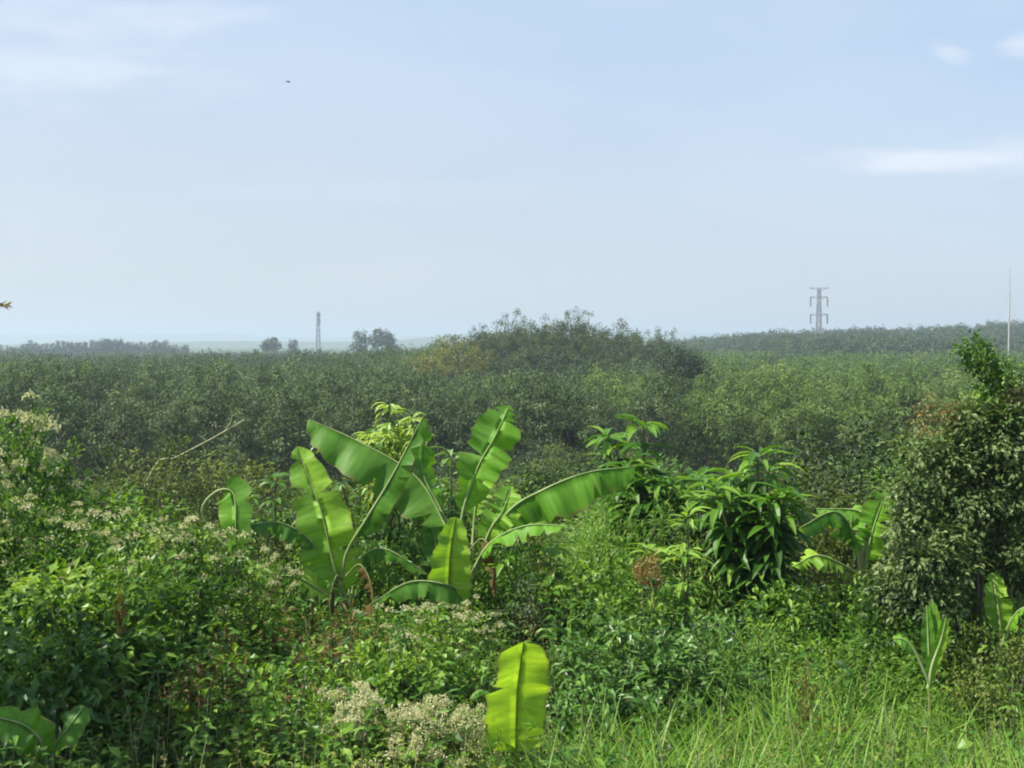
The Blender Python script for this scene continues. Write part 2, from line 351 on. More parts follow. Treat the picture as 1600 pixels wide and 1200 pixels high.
# ------------------------------------------------------------------ trees
def tree_proto(h, crown_r, crown_lo, nclump, nper, L, W, mat, trunk_r=0.09, seg=1, droop=1.0, crad=0.32, bark='bark', leafy=0.5, tvar=0.3, shell=0.25, zsq=1.0):
    tr, cr = Acc(), Acc()
    top = np.array([rng.normal() * 0.25, rng.normal() * 0.25, h * 0.93])
    sp = spline([[0, 0, -0.3], [rng.normal() * .08, rng.normal() * .08, h * .4], [rng.normal() * .2, rng.normal() * .2, h * .7], top], 9)
    tube(tr, sp, np.linspace(trunk_r, trunk_r * 0.2, 9), 6)
    cz = (crown_lo + h) / 2; rz = (h - crown_lo) / 2
    cc = foliage(cr, (0, 0, cz), (crown_r, crown_r, rz * zsq), nclump, nper, L, W, seg, 'lance', droop, leafy, tvar, crad, shell)
    for c in cc[:: max(1, nclump // 16)]:
        z0 = max(crown_lo * 0.8, c[2] - 1.3); b = np.array([np.interp(z0, sp[:, 2], sp[:, 0]), np.interp(z0, sp[:, 2], sp[:, 1]), z0])
        tube(tr, bez(b, (b + c) / 2 + np.array([0, 0, -.1]), c, 5), np.linspace(trunk_r * .4, trunk_r * .1, 5), 4)
    return tr.mesh('trunk', M[bark], True), cr.mesh('crown', M[mat])
def place_tree(name, meshes, x, y, s, label, cat, group, rz=None, sz=None):
    o = empty(name, (x, y, float(H(x, y)) - 0.05), label, cat, group, random.uniform(0, 6.28) if rz is None else rz)
    o.scale = (s, s, sz or s)
    t_ = bpy.data.objects.new('trunk', meshes[0]); COL.objects.link(t_); t_.parent = o
    c_ = bpy.data.objects.new('crown', meshes[1]); COL.objects.link(c_); c_.parent = o
    return o
random.seed(5)
rub = [tree_proto(7.0 + k * .12, 1.45 + 0.1 * (k % 3), 0.9, 92, 28, 0.25, 0.095, 'rubber', crad=0.34, tvar=.36) for k in range(6)]
yng = [tree_proto(6.4 + k * .2, 1.6, 0.8, 88, 28, 0.26, 0.10, 'young', crad=0.36, tvar=.36) for k in range(4)]

cells = []
y = 62.0
while y < 440:
    st = 3.1 if y < 120 else (3.6 if y < 220 else 4.6)
    lim = 0.46 * y + 8
    x = -lim
    while x < lim:
        cx = x + rng.uniform(-.8, .8); cyy = y + rng.uniform(-.9, .9)
        front = 66 + 5 * math.sin(cx * 0.11 + 1) + (4 if cx > 12 else 0)
        if cyy > front: cells.append((cyy, cx))
        x += st
    y += st
cells.sort()
mound = lambda x, y: 5.2 * math.exp(-((x - 8) / 15.5) ** 2 - ((y - 185) / 32) ** 2)
near, rest = [], []
for c in cells:
    (near if len(near) < 296 else rest).append(c)
for yy_, xx_ in near:
    isy = xx_ > 8 + 6 * math.sin(yy_ * 0.2) and vnoise(xx_ / 7 + 3, yy_ / 7) > 0.28
    s = random.uniform(0.78, 1.18); px_ = 800 + xx_ / yy_ * F
    zn = ' at the left' if px_ < 350 else ' behind the banana clump' if px_ < 850 else ' behind the saplings' if px_ < 1250 else ' near the leafy tree'
    rw = 'front edge' if yy_ < 74 else 'middle rows' if yy_ < 90 else 'back rows'
    if isy:
        place_tree('rubber_tree', random.choice(yng), xx_, yy_, s, f'bushy yellow-green rubber tree in the {rw} of the plantation{zn}', 'tree', 'yellow-green rubber trees on the right')
    else:
        place_tree('rubber_tree', random.choice(rub), xx_, yy_, s, f'slender grey-green rubber tree in the {rw} of the plantation{zn}', 'tree', 'grey-green rubber trees of the plantation')

# the rest of the plantation: one mass
def mass(name, pts, spec, mat, label, cat):
    a = Acc(); 
    for (yy_, xx_, hh, rr, nl, ls) in pts:
        z = float(H(xx_, yy_))
        foliage(a, (xx_, yy_, z + hh * 0.66), (rr, rr, hh * 0.36), max(3, nl // 10), 10, ls, ls * 0.5, 1, 'lance', 0.9, 0.5 + 0.25 * (vnoise(xx_ / 14, yy_ / 22) - 0.5) * 2 + spec * rng.normal(), 0.25, rr * 0.3, 0.3, zmin=-0.3)
    return tag(obj(name, a, M[mat]), label, cat, None, 'stuff')
stem = Acc(); P1, P2 = [], []
for yy_, xx_ in rest:
    if yy_ > 330 and (xx_ > 80 or xx_ < -20): continue
    mo = mound(xx_, yy_)
    hh = random.uniform(5.2, 7.9) + 0.15 * mo
    z = float(H(xx_, yy_))
    if yy_ < 220:
        (P2 if (xx_ > 10 and mo < 0.7 and random.random() < .8) else P1).append((yy_, xx_, hh, 1.9, 200, 0.36))
    else: (P2 if (xx_ > 14 and random.random() < .7) else P1).append((yy_, xx_, hh, 2.5, 90, 0.62))
    if yy_ < 200: tube(stem, [[xx_, yy_, z - .2], [xx_, yy_, z + hh * .7]], [0.09, 0.04], 4)
o = mass('plantation_foliage', P1, 0.12, 'rubber', 'continuous grey-green rubber plantation canopy reaching towards the horizon', 'plantation')
o = mass('young_plantation_foliage', P2, 0.12, 'young', 'continuous yellow-green plantation canopy on the right reaching the ridge', 'plantation')
tag(obj('plantation_stems', stem, M['bark']), 'thin stems standing under the far plantation canopy', 'plantation', None, 'stuff')

# trees standing out on the mound
hl = [tree_proto(8.5, 2.6 + .3 * (k % 2), 1.6, 46, 50, 0.30, 0.13, 'hill', 0.12, crad=0.62, tvar=0.4, shell=0.2) for k in range(4)]
lo = [tree_proto(8.0, 1.5, 3.6, 20, 22, 0.26, 0.12, 'hill', 0.09, crad=0.45, tvar=0.3, shell=0.2) for _ in range(2)]
def by_top(px, py, d, h): # scale so that a tree of height h standing on the ground reaches the pixel
    x = cam_pt(px, py, d)[0]; return x, (top_z(py, d) - float(H(x, d))) / h
for k, (px, py, d) in enumerate([(800, 488, 168), (826, 496, 172), (868, 493, 170), (893, 488, 168), (918, 490, 171), (968, 500, 172), (988, 514, 166), (845, 512, 160), (775, 505, 165),
                  (940, 510, 160), (905, 515, 156), (865, 525, 150), (820, 530, 150), (1008, 528, 162), (1030, 522, 185), (1050, 520, 190), (700, 526, 168), (722, 520, 172), (752, 511, 170), (1022, 518, 175), (780, 535, 148), (960, 535, 150), (1085, 533, 195)]):
    x, s = by_top(px, py, d, 8.5)
    place_tree('hill_tree', hl[k % 4], x, d, s * (.72 + .14 * (k % 3)), 'feathery green tree rising above the plantation on the central mound', 'tree', 'feathery trees on the mound', sz=s)
for px, py, d in [(745, 497, 160), (762, 506, 162), (735, 512, 158)]:
    x, s = by_top(px, py, d, 8.0)
    place_tree('sparse_tree', lo[px % 2], x, d, s * 0.9, 'thin sparse tree with tufted twigs against the sky at the left end of the mound', 'tree', 'sparse skyline trees')
yt = tree_proto(7.5, 3.4, 1.5, 90, 30, 0.24, 0.12, 'yellow', 0.15, crad=0.6)
x, s = by_top(712, 520, 140, 7.5)
place_tree('broad_tree', yt, x, 140, s, 'broad yellow-green tree crown at the left foot of the mound', 'tree', None)
x, s = by_top(675, 530, 150, 7.5)
place_tree('broad_tree', yt, x, 150, s * .9, 'smaller olive tree crown left of the broad yellow-green one', 'tree', None, 2.0)
dk = tree_proto(6.5, 2.0, 1.0, 150, 44, 0.17, 0.10, 'dark', 0.14, crad=0.45, shell=0.3, leafy=.35)
x, s = by_top(1066, 534, 105, 6.5)
place_tree('dark_tree', dk, x, 105, s, 'round dark green tree standing out at the right foot of the mound', 'tree', None)
x, s = by_top(1228, 552, 150, 6.5)
place_tree('dark_tree', dk, x, 150, s * .8, 'small round dark tree in the plantation left of the pylon', 'tree', None, 1.0)

# far trees left, separately visible
ft = [tree_proto(11, 2.6, 1.5, 50, 14, 0.9, 0.45, 'far', 0.2, crad=0.9), tree_proto(11, 1.7, 1.0, 40, 14, 0.8, 0.4, 'far', 0.18, crad=0.7),
      tree_proto(11, 4.2, 4.5, 60, 16, 0.9, 0.5, 'far', 0.25, crad=1.0)]
rr_ = random.Random(3)
px = 2
while px < 296:
    py = 533 + rr_.uniform(-4, 4) - 4 * math.exp(-((px - 170) / 25) ** 2) + (6 if px < 38 else 0) + (4 if px > 262 else 0)
    x, s = by_top(px, py, 640, 11)
    place_tree('distant_tree', ft[rr_.choice([0, 0, 1])], x, 640, s * rr_.uniform(.9, 1.15), 'blue-grey hazy tree in the line along the left horizon', 'tree', 'hazy trees on the left horizon', sz=s)
    px += rr_.uniform(6, 10)
for px, py, sc, lab in [(424, 528, 1.0, 'hazy round-topped tree, left one of the pair left of the lattice tower'), (458, 530, .9, 'hazy low tree just left of the lattice tower'),
                    (563, 516, 1.0, 'hazy dense upright tree right of the lattice tower'), (596, 515, 1.0, 'hazy spreading tree with gaps in its crown right of the upright one')]:
    x, s = by_top(px, py, 520, 11)
    place_tree('distant_tree', ft[2 if px in (596, 424) else 0], x, 520, s * sc, lab, 'tree', None, sz=s)
for px, py in [(400, 545), (478, 545), (612, 532), (500, 546)]:
    x, s = by_top(px, py, 520, 11)
    place_tree('distant_bush', ft[0], x, 520, s, 'small hazy bush on the horizon beside the lattice tower', 'bush', 'hazy bushes on the horizon')
# distant woods: ridge on the right and flat land behind the plantation
pts = []
for _ in range(2600):
    yy_ = rng.uniform(335, 660); xx_ = rng.uniform(80, 0.47 * yy_ + 15)
    pts.append((yy_, xx_, rng.uniform(8, 12), rng.uniform(2.8, 4.4), 60, 1.0))
for _ in range(900):
    yy_ = rng.uniform(330, 640); xx_ = rng.uniform(-0.48 * yy_, 90)
    pts.append((yy_, xx_, rng.uniform(3.5, 5.2), rng.uniform(2.8, 4.0), 50, 1.0))
mass('distant_woods', pts, 0.1, 'far', 'hazy wooded ridge and treetops far behind the plantation', 'woods')

# ------------------------------------------------------------------ pylon, tower, mast
def beam(a, p0, p1, r): tube(a, [p0, p1], [r, r], 4)
def lattice(a, zs, ws, r):
    for k in range(len(zs) - 1):
        z0, z1, w0, w1 = zs[k], zs[k + 1], ws[k], ws[k + 1]
        c0 = [(-w0, -w0), (w0, -w0), (w0, w0), (-w0, w0)]; c1 = [(-w1, -w1), (w1, -w1), (w1, w1), (-w1, w1)]
        for m in range(4):
            n_ = (m + 1) % 4
            beam(a, (*c0[m], z0), (*c1[m], z1), r); beam(a, (*c0[m], z0), (*c1[n_], z1), r * .6)
            beam(a, (*c0[n_], z0), (*c1[m], z1), r * .6); beam(a, (*c1[m], z1), (*c1[n_], z1), r * .6)
d = 520; x = cam_pt(1280, 450, d)[0]; zb = float(H(x, d)); hp = top_z(450, d) - zb
py_ = empty('power_pylon', (x, d, zb), 'grey lattice power pylon with three cross-arms above the wooded ridge', 'pylon')
a = Acc(); lattice(a, np.linspace(0, hp, 12), np.interp(np.linspace(0, 1, 12), [0, .5, 1], [1.5, 0.9, 0.55]), 0.17); obj('tower_body', a, M['steel'], py_)
mpx = d / F
for fz, ln in [(1.0, 4.4), (1 - 14 * mpx / hp, 3.9), (1 - 41 * mpx / hp, 3.9)]:
    z = hp * fz; a = Acc()
    for sx in (-1, 1):
        beam(a, (sx * .6, 0, z), (sx * ln, 0, z + .1), .14); beam(a, (sx * .6, 0, z - 1.0), (sx * ln, 0, z), .11)
    ca_ = obj('cross_arm', a, M['steel'], py_)
    if fz < 1:
        for sx in (-1, 1):
            b = Acc(); zz = np.linspace(z, z - 4.3, 15); tube(b, np.stack([np.full(15, sx * ln * .98), np.zeros(15), zz], 1), np.where(np.arange(15) % 2, 0.42, 0.18), 7)
            obj('insulator', b, M['insul'], ca_)
d = 620; x = cam_pt(497, 487, d)[0]; zb = float(H(x, d)); hp = top_z(487, d) - zb
ct = empty('lattice_tower', (x, d, zb), 'slim lattice telecom tower with antennas near its top on the left horizon', 'tower')
a = Acc(); lattice(a, np.linspace(0, hp, 10), np.interp(np.linspace(0, 1, 10), [0, 1], [1.2, 0.5]), 0.14); obj('tower_body', a, M['steel'], ct)
a = Acc(); tube(a, [[0, 0, hp], [0, 0, hp + 1.6]], [.08, .04], 5); obj('lightning_rod', a, M['steel'], ct)
for ang in (0, 2.1, 4.2):
    for zz in (0.93, 0.80):
        a = Acc(); cx, cy_ = 1.0 * math.cos(ang), 1.0 * math.sin(ang); tube(a, [[cx, cy_, hp * zz - 1.0], [cx, cy_, hp * zz + 1.0]], [.32, .32], 6)
        beam(a, (0, 0, hp * zz), (cx, cy_, hp * zz), .08); obj('antenna', a, M['redwhite'], ct)
d = 330; x = cam_pt(1578, 425, d)[0]; zb = float(H(x, d)); hp = top_z(420, d) - zb
ms_ = empty('guyed_mast', (x, d, zb), 'tall thin grey mast at the right edge rising over the ridge', 'mast')
a = Acc(); tube(a, [[0, 0, 0], [0, 0, hp * .5], [0, 0, hp * .75], [0, 0, hp]], [.30, .24, .17, .09], 8); obj('pole', a, M['redwhite'], ms_)
a = Acc(); tube(a, [[0, 0, 0], [0, 0, .6]], [.6, .5], 8); obj('base', a, M['steel'], ms_)
for k in range(3):
    an = 2.1 * k + .4; a = Acc(); tube(a, [[0, 0, hp * .8], [9 * math.cos(an), 9 * math.sin(an), 0]], [.02, .02], 4); obj('guy_wire', a, M['steel'], ms_)

# bird
bpos = cam_pt(450, 128, 75)
a = Acc(); tube(a, [[-.17, 0, 0], [-.1, 0, .01], [0, 0, .02], [.09, 0, .02], [.14, 0, .02], [.18, 0, .0]], [.008, .035, .045, .03, .028, .004], 8)
bd = tag(obj('bird', a, M['feather'], smooth=True), 'small dark bird flying high in the left part of the sky', 'bird'); bd.location = bpos; bd.rotation_euler = (0.2, 0.1, 0.5)
for s in (-1, 1):
    a = Acc(); leaves(a, [[0.05, s * .03, .03]], [[-0.25, s, 0.35]], [[0, 0, 1]], .30, .11, 0.5, 4, 'lance', 0.05, .5); obj('wing', a, M['feather'], bd)
a = Acc(); leaves(a, [[-.14, 0, .005]], [[-1, 0, 0]], [[0, 0, 1]], .11, .06, 0.1, 3, 'ovate', 0.05, .5); obj('tail', a, M['feather'], bd)

# ------------------------------------------------------------------ banana plants
def blade(a, rib, nrm, W, fl, fr, seed=0, tint=0.5, start=0.12, tears=4, prof=0.75, pw=0.55):
    """banana blade along the midrib points; fl, fr = fold of the two halves out of the leaf plane (radians, + towards nrm)"""
    r = random.Random(seed); tears = int(tears * 1.6)
    rib = spline(rib[::3] if len(rib) % 3 == 1 else np.vstack([rib[::3], rib[-1]]), 46); n = len(rib); t = np.linspace(0, 1, n)
    T = norm(np.gradient(rib, axis=0)); nrm = norm(np.asarray(nrm, float)); S = norm(np.cross(T, nrm)); Nn = np.cross(S, T)
    u = np.clip((t - start) / (1 - start), 0, 1)
    prf = np.abs(np.sin(math.pi * u ** prof)) ** pw; prf[u <= 0] = 0; prf[-1] = 0.03
    for side, f0 in ((-1, fl), (1, fr)):
        if f0 is None: continue
        wv = W / 2 * prf * (1 + 0.05 * np.sin(np.arange(n) * 1.3 + seed))
        f = f0 + 0.10 * np.sin(np.arange(n) * 0.8 + seed * 2 + side) + 0.05 * np.array([r.uniform(-1, 1) for _ in range(n)])
        for _ in range(tears):
            k = r.randrange(int(n * start) + 3, n - 2); wv[k] *= r.uniform(0.12, 0.6); q_ = r.randint(3, 8); f[k:k + q_] += r.uniform(-.35, .35); wv[k + 1:k + q_] *= r.uniform(.86, 1.04)
        m = 5; s = np.linspace(0, 1, m)
        V = np.zeros((n, m, 3)); TT = np.zeros((n, m, 3))
        c = rib.copy()
        for q in range(m):
            if q: 
                fa = f + (-0.5 if f0 < 0 else 0.25) * (s[q] - 0.5) * 0.7
                c = c + (wv / (m - 1))[:, None] * (np.cos(fa)[:, None] * S * side + np.sin(fa)[:, None] * Nn)
            V[:, q] = c; TT[:, q, 0] = tint + 0.12 * side * 0.5; TT[:, q, 1] = s[q] ; TT[:, q, 2] = t
        i, j = np.meshgrid(np.arange(m - 1), np.arange(n - 1)); qd = j * m + i
        Q = np.stack([qd, qd + 1, qd + m + 1, qd + m], -1).reshape(-1, 4)
        keep = (u[Q // m % n].max(1) > 0) if False else np.ones(len(Q), bool)
        rows = Q[:, 0] // m; keep = prf[np.minimum(rows + 1, n - 1)] > 0
        a.add(V, Q[keep], TT.reshape(-1, 3))
def weld(o):
    import bmesh
    b = bmesh.new(); b.from_mesh(o.data); bmesh.ops.remove_doubles(b, verts=b.verts, dist=1e-4)
    bmesh.ops.delete(b, geom=[v for v in b.verts if not v.link_faces], context='VERTS'); b.to_mesh(o.data); b.free()
def banana(loc, label, group, leafspecs, stem_top=None, stem_r=0.06, ribmat='rib'):
    x, y = loc; z = float(H(x, y)); o = empty('banana_plant', (x, y, z), label, 'banana plant', group)
    org = np.array([x, y, z])
    if stem_top is not None:
        a = Acc(); pt = np.asarray(stem_top) - org
        tube(a, spline([[0, 0, -.1], pt * .5 + [.02, 0, 0], pt], 8), np.linspace(stem_r, stem_r * .55, 8), 10); obj('pseudostem', a, M['pseudo'], o, True)
    for k, sp in enumerate(leafspecs):
        rib = spline([cam_pt(*q) - org for q in sp['rib']], 30)
        a = Acc(); blade(a, rib, sp['n'], sp['W'], sp.get('fl', -.2), sp.get('fr', -.2), k + int(abs(x * 10)) + sp.get('seed', 0), sp.get('tint', .5), sp.get('start', .12), sp.get('tears', 6), sp.get('prof', .75), sp.get('pw', .5))
        lf = obj('leaf', a, M[sp.get('mat', 'banana')], o, True); weld(lf)
        b = Acc(); tube(b, rib + 0.004 * norm(np.asarray(sp['n'], float)), np.linspace(sp.get('rr', .017), .003, 30), 6)
        obj('midrib', b, M[sp.get('rm', ribmat)], lf, True)
    return o
D0 = 12.5
toc = (0, -1, 0.25)          # faces the camera
up = (0, 0, 1)
ax = cam_pt(545, 950, D0)
banana((ax[0], D0), 'left banana plant of the central clump with arching and edge-on leaves', 'central banana clump', [
    dict(rib=[(532, 950, 12.5), (540, 870, 12.4), (572, 812, 12.3), (612, 745, 12.3), (662, 650, 12.4)], n=(-0.35, -1, .1), W=.40, fl=-2.75, fr=-0.25, tint=.3, start=.38, tears=3, rr=.024, rm='rib'),
    dict(rib=[(545, 945, 12.5), (522, 885, 12.4), (502, 800, 12.4), (464, 698, 12.6)], n=(-.2, -1, .7), W=.66, fl=.1, fr=-.15, tint=.7, start=.12, prof=.62, tears=3, seed=3),
    dict(rib=[(440, 905, 12.1), (350, 850, 12.2), (316, 800, 12.2), (338, 768, 12.2), (364, 770, 12.2), (368, 815, 12.1), (366, 868, 12.1)], n=(.1, -1, .1), W=.40, fl=.1, fr=-.1, tint=.6, start=.56, prof=.55, rr=.022, tears=1),
    dict(rib=[(535, 945, 12.4), (470, 905, 12.2), (425, 898, 12.1), (382, 880, 12.0)], n=(-.2, -.5, 1), W=.38, fl=-.4, fr=.1, tint=.98, start=.1),
    dict(rib=[(540, 930, 12.5), (490, 850, 12.4), (440, 818, 12.3), (390, 820, 12.2)], n=(0, -.2, 1), W=.40, fl=-.8, fr=-.9, tint=.3, start=.3),
    dict(rib=[(545, 930, 12.6), (555, 860, 12.6), (530, 830, 12.7), (470, 838, 12.8)], n=(0, -.3, 1), W=.36, fl=-.7, fr=-.5, tint=.45, start=.3),
    dict(rib=[(548, 945, 12.5), (560, 880, 12.6), (600, 858, 12.6), (668, 897, 12.6)], n=(0, -.2, 1), W=.30, fl=-.9, fr=-.9, tint=.35, start=.3),
    dict(rib=[(540, 900, 12.4), (540+22, 900-18, 12.3), (540+40, 900+15, 12.2), (540+44, 900+75, 12.1)], n=(+.6, -1, .2), W=.26, fl=-1.2, fr=-1.1, tint=.35, start=.3, mat='dry', rm='pseudo', rr=.009, tears=6),
    dict(rib=[(540, 900+10, 12.5), (540-14, 900, 12.3), (540-24, 900+40, 12.25), (540-20, 900+90, 12.2)], n=(-.5, -1, .1), W=.18, fl=-1.2, fr=-1.1, tint=.25, start=.3, mat='dry', rm='pseudo', rr=.008, tears=6),
], stem_top=cam_pt(534, 925, D0), stem_r=.075)
bx = cam_pt(725, 930, D0)
banana((bx[0], D0 + .2), 'right banana plant of the clump with a tall upright leaf and one reaching right', 'central banana clump', [
    dict(rib=[(725, 930, 12.6), (720, 820, 12.6), (745, 735, 12.6), (772, 685, 12.6), (796, 634, 12.7)], n=(-.25, -1, .5), W=.60, fl=.25, fr=-.25, tint=.55, start=.30, tears=4, rr=.020, prof=.9),
    dict(rib=[(735, 900, 12.4), (700, 830, 12.7), (650, 745, 12.9), (560, 690, 13.0), (482, 655, 13.1)], n=(-.1, -1, .7), W=.92, fl=-.1, fr=-2.2, tint=.66, start=.28, tears=3, seed=5),
    dict(rib=[(740, 900, 12.5), (790, 805, 12.4), (850, 765, 12.3), (920, 738, 12.3), (992, 729, 12.4)], n=(-.1, -1, .55), W=.80, fl=-2.3, fr=-.15, tint=.45, start=.16, tears=4, rr=.019),
    dict(rib=[(702, 960, 12.0), (701, 915, 12.0), (704, 860, 12.0), (712, 808, 12.1)], n=(.35, -1, -.25), W=.50, fl=.25, fr=.3, tint=.92, start=.05, tears=0, rr=.012, prof=.6, rm='ribdark'),
    dict(rib=[(735, 900, 12.4), (765, 850, 12.2), (820, 822, 12.1), (888, 822, 12.0)], n=(0, -.5, 1), W=.40, fl=-.6, fr=-.2, tint=.55, start=.2),
    dict(rib=[(738, 905, 12.5), (765, 830, 12.4), (785, 800, 12.4), (800, 760, 12.5)], n=(-.1, -1, .5), W=.46, fl=.1, fr=.1, tint=.8, start=.25),
    dict(rib=[(735, 900, 12.7), (742, 800, 12.9), (750, 760, 13.0), (765, 730, 13.1)], n=(-.2, -1, .3), W=.42, fl=.2, fr=.1, tint=.7, start=.3),
    dict(rib=[(730, 900, 12.8), (690, 800, 13.0), (660, 735, 13.1), (662, 655, 13.2)], n=(.5, -1, .1), W=.40, fl=.1, fr=-.2, tint=.35, start=.35),
    dict(rib=[(730, 920, 12.4), (690, 880, 12.9), (670, 810, 13.0), (640, 770, 13.1)], n=(-.2, -1, .5), W=.36, fl=.1, fr=-.3, tint=.5, start=.3),
    dict(rib=[(730, 935, 12.3), (700, 915, 11.9), (640, 910, 11.8), (578, 945, 11.7)], n=(0, -.3, 1), W=.40, fl=-.9, fr=-.9, tint=.6, start=.05, tears=3),
    dict(rib=[(732, 860, 12.4), (732+22, 860-18, 12.3), (732+40, 860+15, 12.2), (732+44, 860+75, 12.1)], n=(+.6, -1, .2), W=.26, fl=-1.2, fr=-1.1, tint=.35, start=.3, mat='dry', rm='pseudo', rr=.009, tears=6),
    dict(rib=[(732, 860+10, 12.5), (732-14, 860, 12.3), (732-24, 860+40, 12.25), (732-20, 860+90, 12.2)], n=(-.5, -1, .1), W=.18, fl=-1.2, fr=-1.1, tint=.25, start=.3, mat='dry', rm='pseudo', rr=.008, tears=6),
], stem_top=cam_pt(732, 850, D0), stem_r=.07)
cx = cam_pt(805, 1200, 7.9)
banana((cx[0], 7.9), 'young banana plant with one upright glowing yellow-green leaf in the lower middle', None, [
    dict(rib=[(806, 1290, 7.9), (805, 1200, 7.9), (806, 1160, 7.9), (808, 1080, 7.80), (818, 1003, 7.62)], n=(.35, -1, -.30), W=.47, fl=.05, fr=.2, tint=.98, start=.42, tears=1, rr=.009, rm='ribdark', prof=.72, pw=.30, seed=2)],
    stem_top=cam_pt(806, 1290, 7.9), stem_r=.03)
dx = cam_pt(70, 1260, 8.0)
banana((dx[0], 8.0), 'low banana plant with two broad drooping leaves in the bottom left corner', None, [
    dict(rib=[(78, 1250, 8.0), (70, 1175, 7.9), (40, 1135, 7.8), (-30, 1115, 7.7)], n=(.1, -.7, 1), W=.36, fl=-.1, fr=-.3, tint=.5, start=.3, tears=1),
    dict(rib=[(78, 1250, 8.0), (84, 1175, 7.9), (105, 1140, 7.8), (132, 1103, 7.9)], n=(-.3, -.6, 1), W=.26, fl=.1, fr=-.3, tint=.25, start=.35, tears=1)],
    stem_top=cam_pt(76, 1220, 8), stem_r=.04)
ex = cam_pt(1562, 980, 10.5)
banana((ex[0], 10.5), 'small banana plant with a bright upright leaf at the right edge below the leafy tree', None, [
    dict(rib=[(1565, 1010, 10.5), (1562, 970, 10.5), (1557, 935, 10.5), (1550, 895, 10.55)], n=(-.1, -1, .2), W=.26, fl=.15, fr=.2, tint=.9, start=.2, tears=1),
    dict(rib=[(1565, 1010, 10.5), (1580, 970, 10.4), (1600, 950, 10.3), (1630, 955, 10.2)], n=(0, -.4, 1), W=.26, fl=-.3, fr=-.3, tint=.6, start=.2)], stem_top=cam_pt(1563, 985, 10.5), stem_r=.03)
fx = cam_pt(1450, 1050, 9.5)
banana((fx[0], 9.5), 'small banana plant with several narrow upright leaves right of the grass', None, [
    dict(rib=[(1452, 1075, 9.5), (1452, 1030, 9.5), (1450, 985, 9.5), (1448, 945, 9.5)], n=(-.6, -1, .1), W=.12, fl=.3, fr=.3, tint=.35, start=.08, tears=0),
    dict(rib=[(1453, 1075, 9.5), (1456, 1020, 9.5), (1462, 980, 9.5), (1457, 938, 9.5)], n=(-.8, -.9, .1), W=.14, fl=.3, fr=.3, tint=.6, start=.08, tears=0),
    dict(rib=[(1450, 1075, 9.4), (1456, 1040, 9.4), (1470, 1000, 9.4), (1478, 965, 9.4)], n=(.1, -1, .3), W=.12, fl=.1, fr=.2, tint=.85, start=.04, tears=0),
    dict(rib=[(1452, 1070, 9.4), (1430, 1020, 9.4), (1412, 1000, 9.4), (1395, 998, 9.4)], n=(0, -.5, 1), W=.16, fl=-.2, fr=-.2, tint=.6, start=.3, tears=0)], stem_top=cam_pt(1452, 1080, 9.5), stem_r=.025)
gx_ = cam_pt(1345, 900, 12)
banana((gx_[0], 12), 'banana plant with arching left leaves and one upright leaf beside the leafy tree', None, [
    dict(rib=[(1345, 900, 12), (1335, 840, 12), (1305, 800, 11.8), (1250, 825, 11.6)], n=(0, -.3, 1), W=.52, fl=-.9, fr=-1.0, tint=.45, start=.25),
    dict(rib=[(1345, 900, 12), (1350, 840, 12), (1345, 800, 12.2), (1275, 795, 12.3)], n=(0, -.4, 1), W=.46, fl=-.8, fr=-.5, tint=.55, start=.3),
    dict(rib=[(1350, 900, 12), (1356, 860, 12), (1368, 815, 12), (1386, 765, 12)], n=(-.5, -1, .2), W=.42, fl=.3, fr=-.1, tint=.62, start=.2),
    dict(rib=[(1345, 900, 11.8), (1310, 880, 11.6), (1275, 868, 11.5), (1240, 885, 11.4)], n=(0, -.5, 1), W=.36, fl=-.4, fr=-.4, tint=.9, start=.25)], stem_top=cam_pt(1346, 860, 12), stem_r=.06)

# ------------------------------------------------------------------ saplings with whorled long leaves
def whorl_sapling(name, px, top, d, label, cat, mat='sap', L=.38, W=.11, levels=7, nper=11, branches=3, droop=1.2, tint=.5, spread=.35, stemmat='stalk', group=None, drop=0.17, tvar=.3):
    x = cam_pt(px, top, d)[0]; z0 = float(H(x, d)); h = top_z(top, d) - z0
    o = empty(name, (x, d, z0), label, cat, group)
    st, lf = Acc(), Acc()
    for b in range(branches):
        a_ = 2 * math.pi * b / branches + rng.uniform(0, 1); hb = h * (1.0 if b == 0 else rng.uniform(.72, .95)); sp_ = 0 if b == 0 else spread * rng.uniform(.7, 1.3)
        tip = np.array([sp_ * math.cos(a_), sp_ * math.sin(a_), hb - L * .25])
        pts = bez([0, 0, -.1], [tip[0] * .2, tip[1] * .2, hb * .5], tip, 8); tube(st, pts, np.linspace(.028, .009, 8), 6)
        for k in range(levels):
            f = 1 - k * drop * rng.uniform(.8, 1.1)
            if f < .15: break
            c = np.array([np.interp(f, np.linspace(0, 1, 8), pts[:, q]) for q in range(3)])
            n = nper; an = rng.uniform(0, 6.28) + np.arange(n) * 2.4
            el = rng.uniform(.1, .75, n) if k == 0 else rng.uniform(-.15, .5, n)
            D = np.stack([np.cos(an) * np.cos(el), np.sin(an) * np.cos(el), np.sin(el)], 1)
            leaves(lf, np.tile(c, (n, 1)) + D * .03 + np.stack([0 * an, 0 * an, rng.uniform(-.07, .07, n)], 1), D, np.tile([0, 0, 1.0], (n, 1)) + rdir(n) * .3, L * rng.uniform(.7, 1.15, n), W * rng.uniform(.8, 1.15, n), droop * rng.uniform(.5, 1.3, n), 4, 'lance', .35, np.clip(tint + (.18 if k == 0 else 0) + tvar * .5 * rng.normal(size=n), 0, 1))
    obj('stem', st, M[stemmat], o, True); obj('leaves', lf, M[mat], o); return o
whorl_sapling('sapling', 1005, 655, 15, 'tall leafy sapling with bright top whorls right of the central banana clump', 'sapling', tint=.62, branches=8, spread=.48, levels=8, nper=12, L=.42, W=.11, drop=.11)
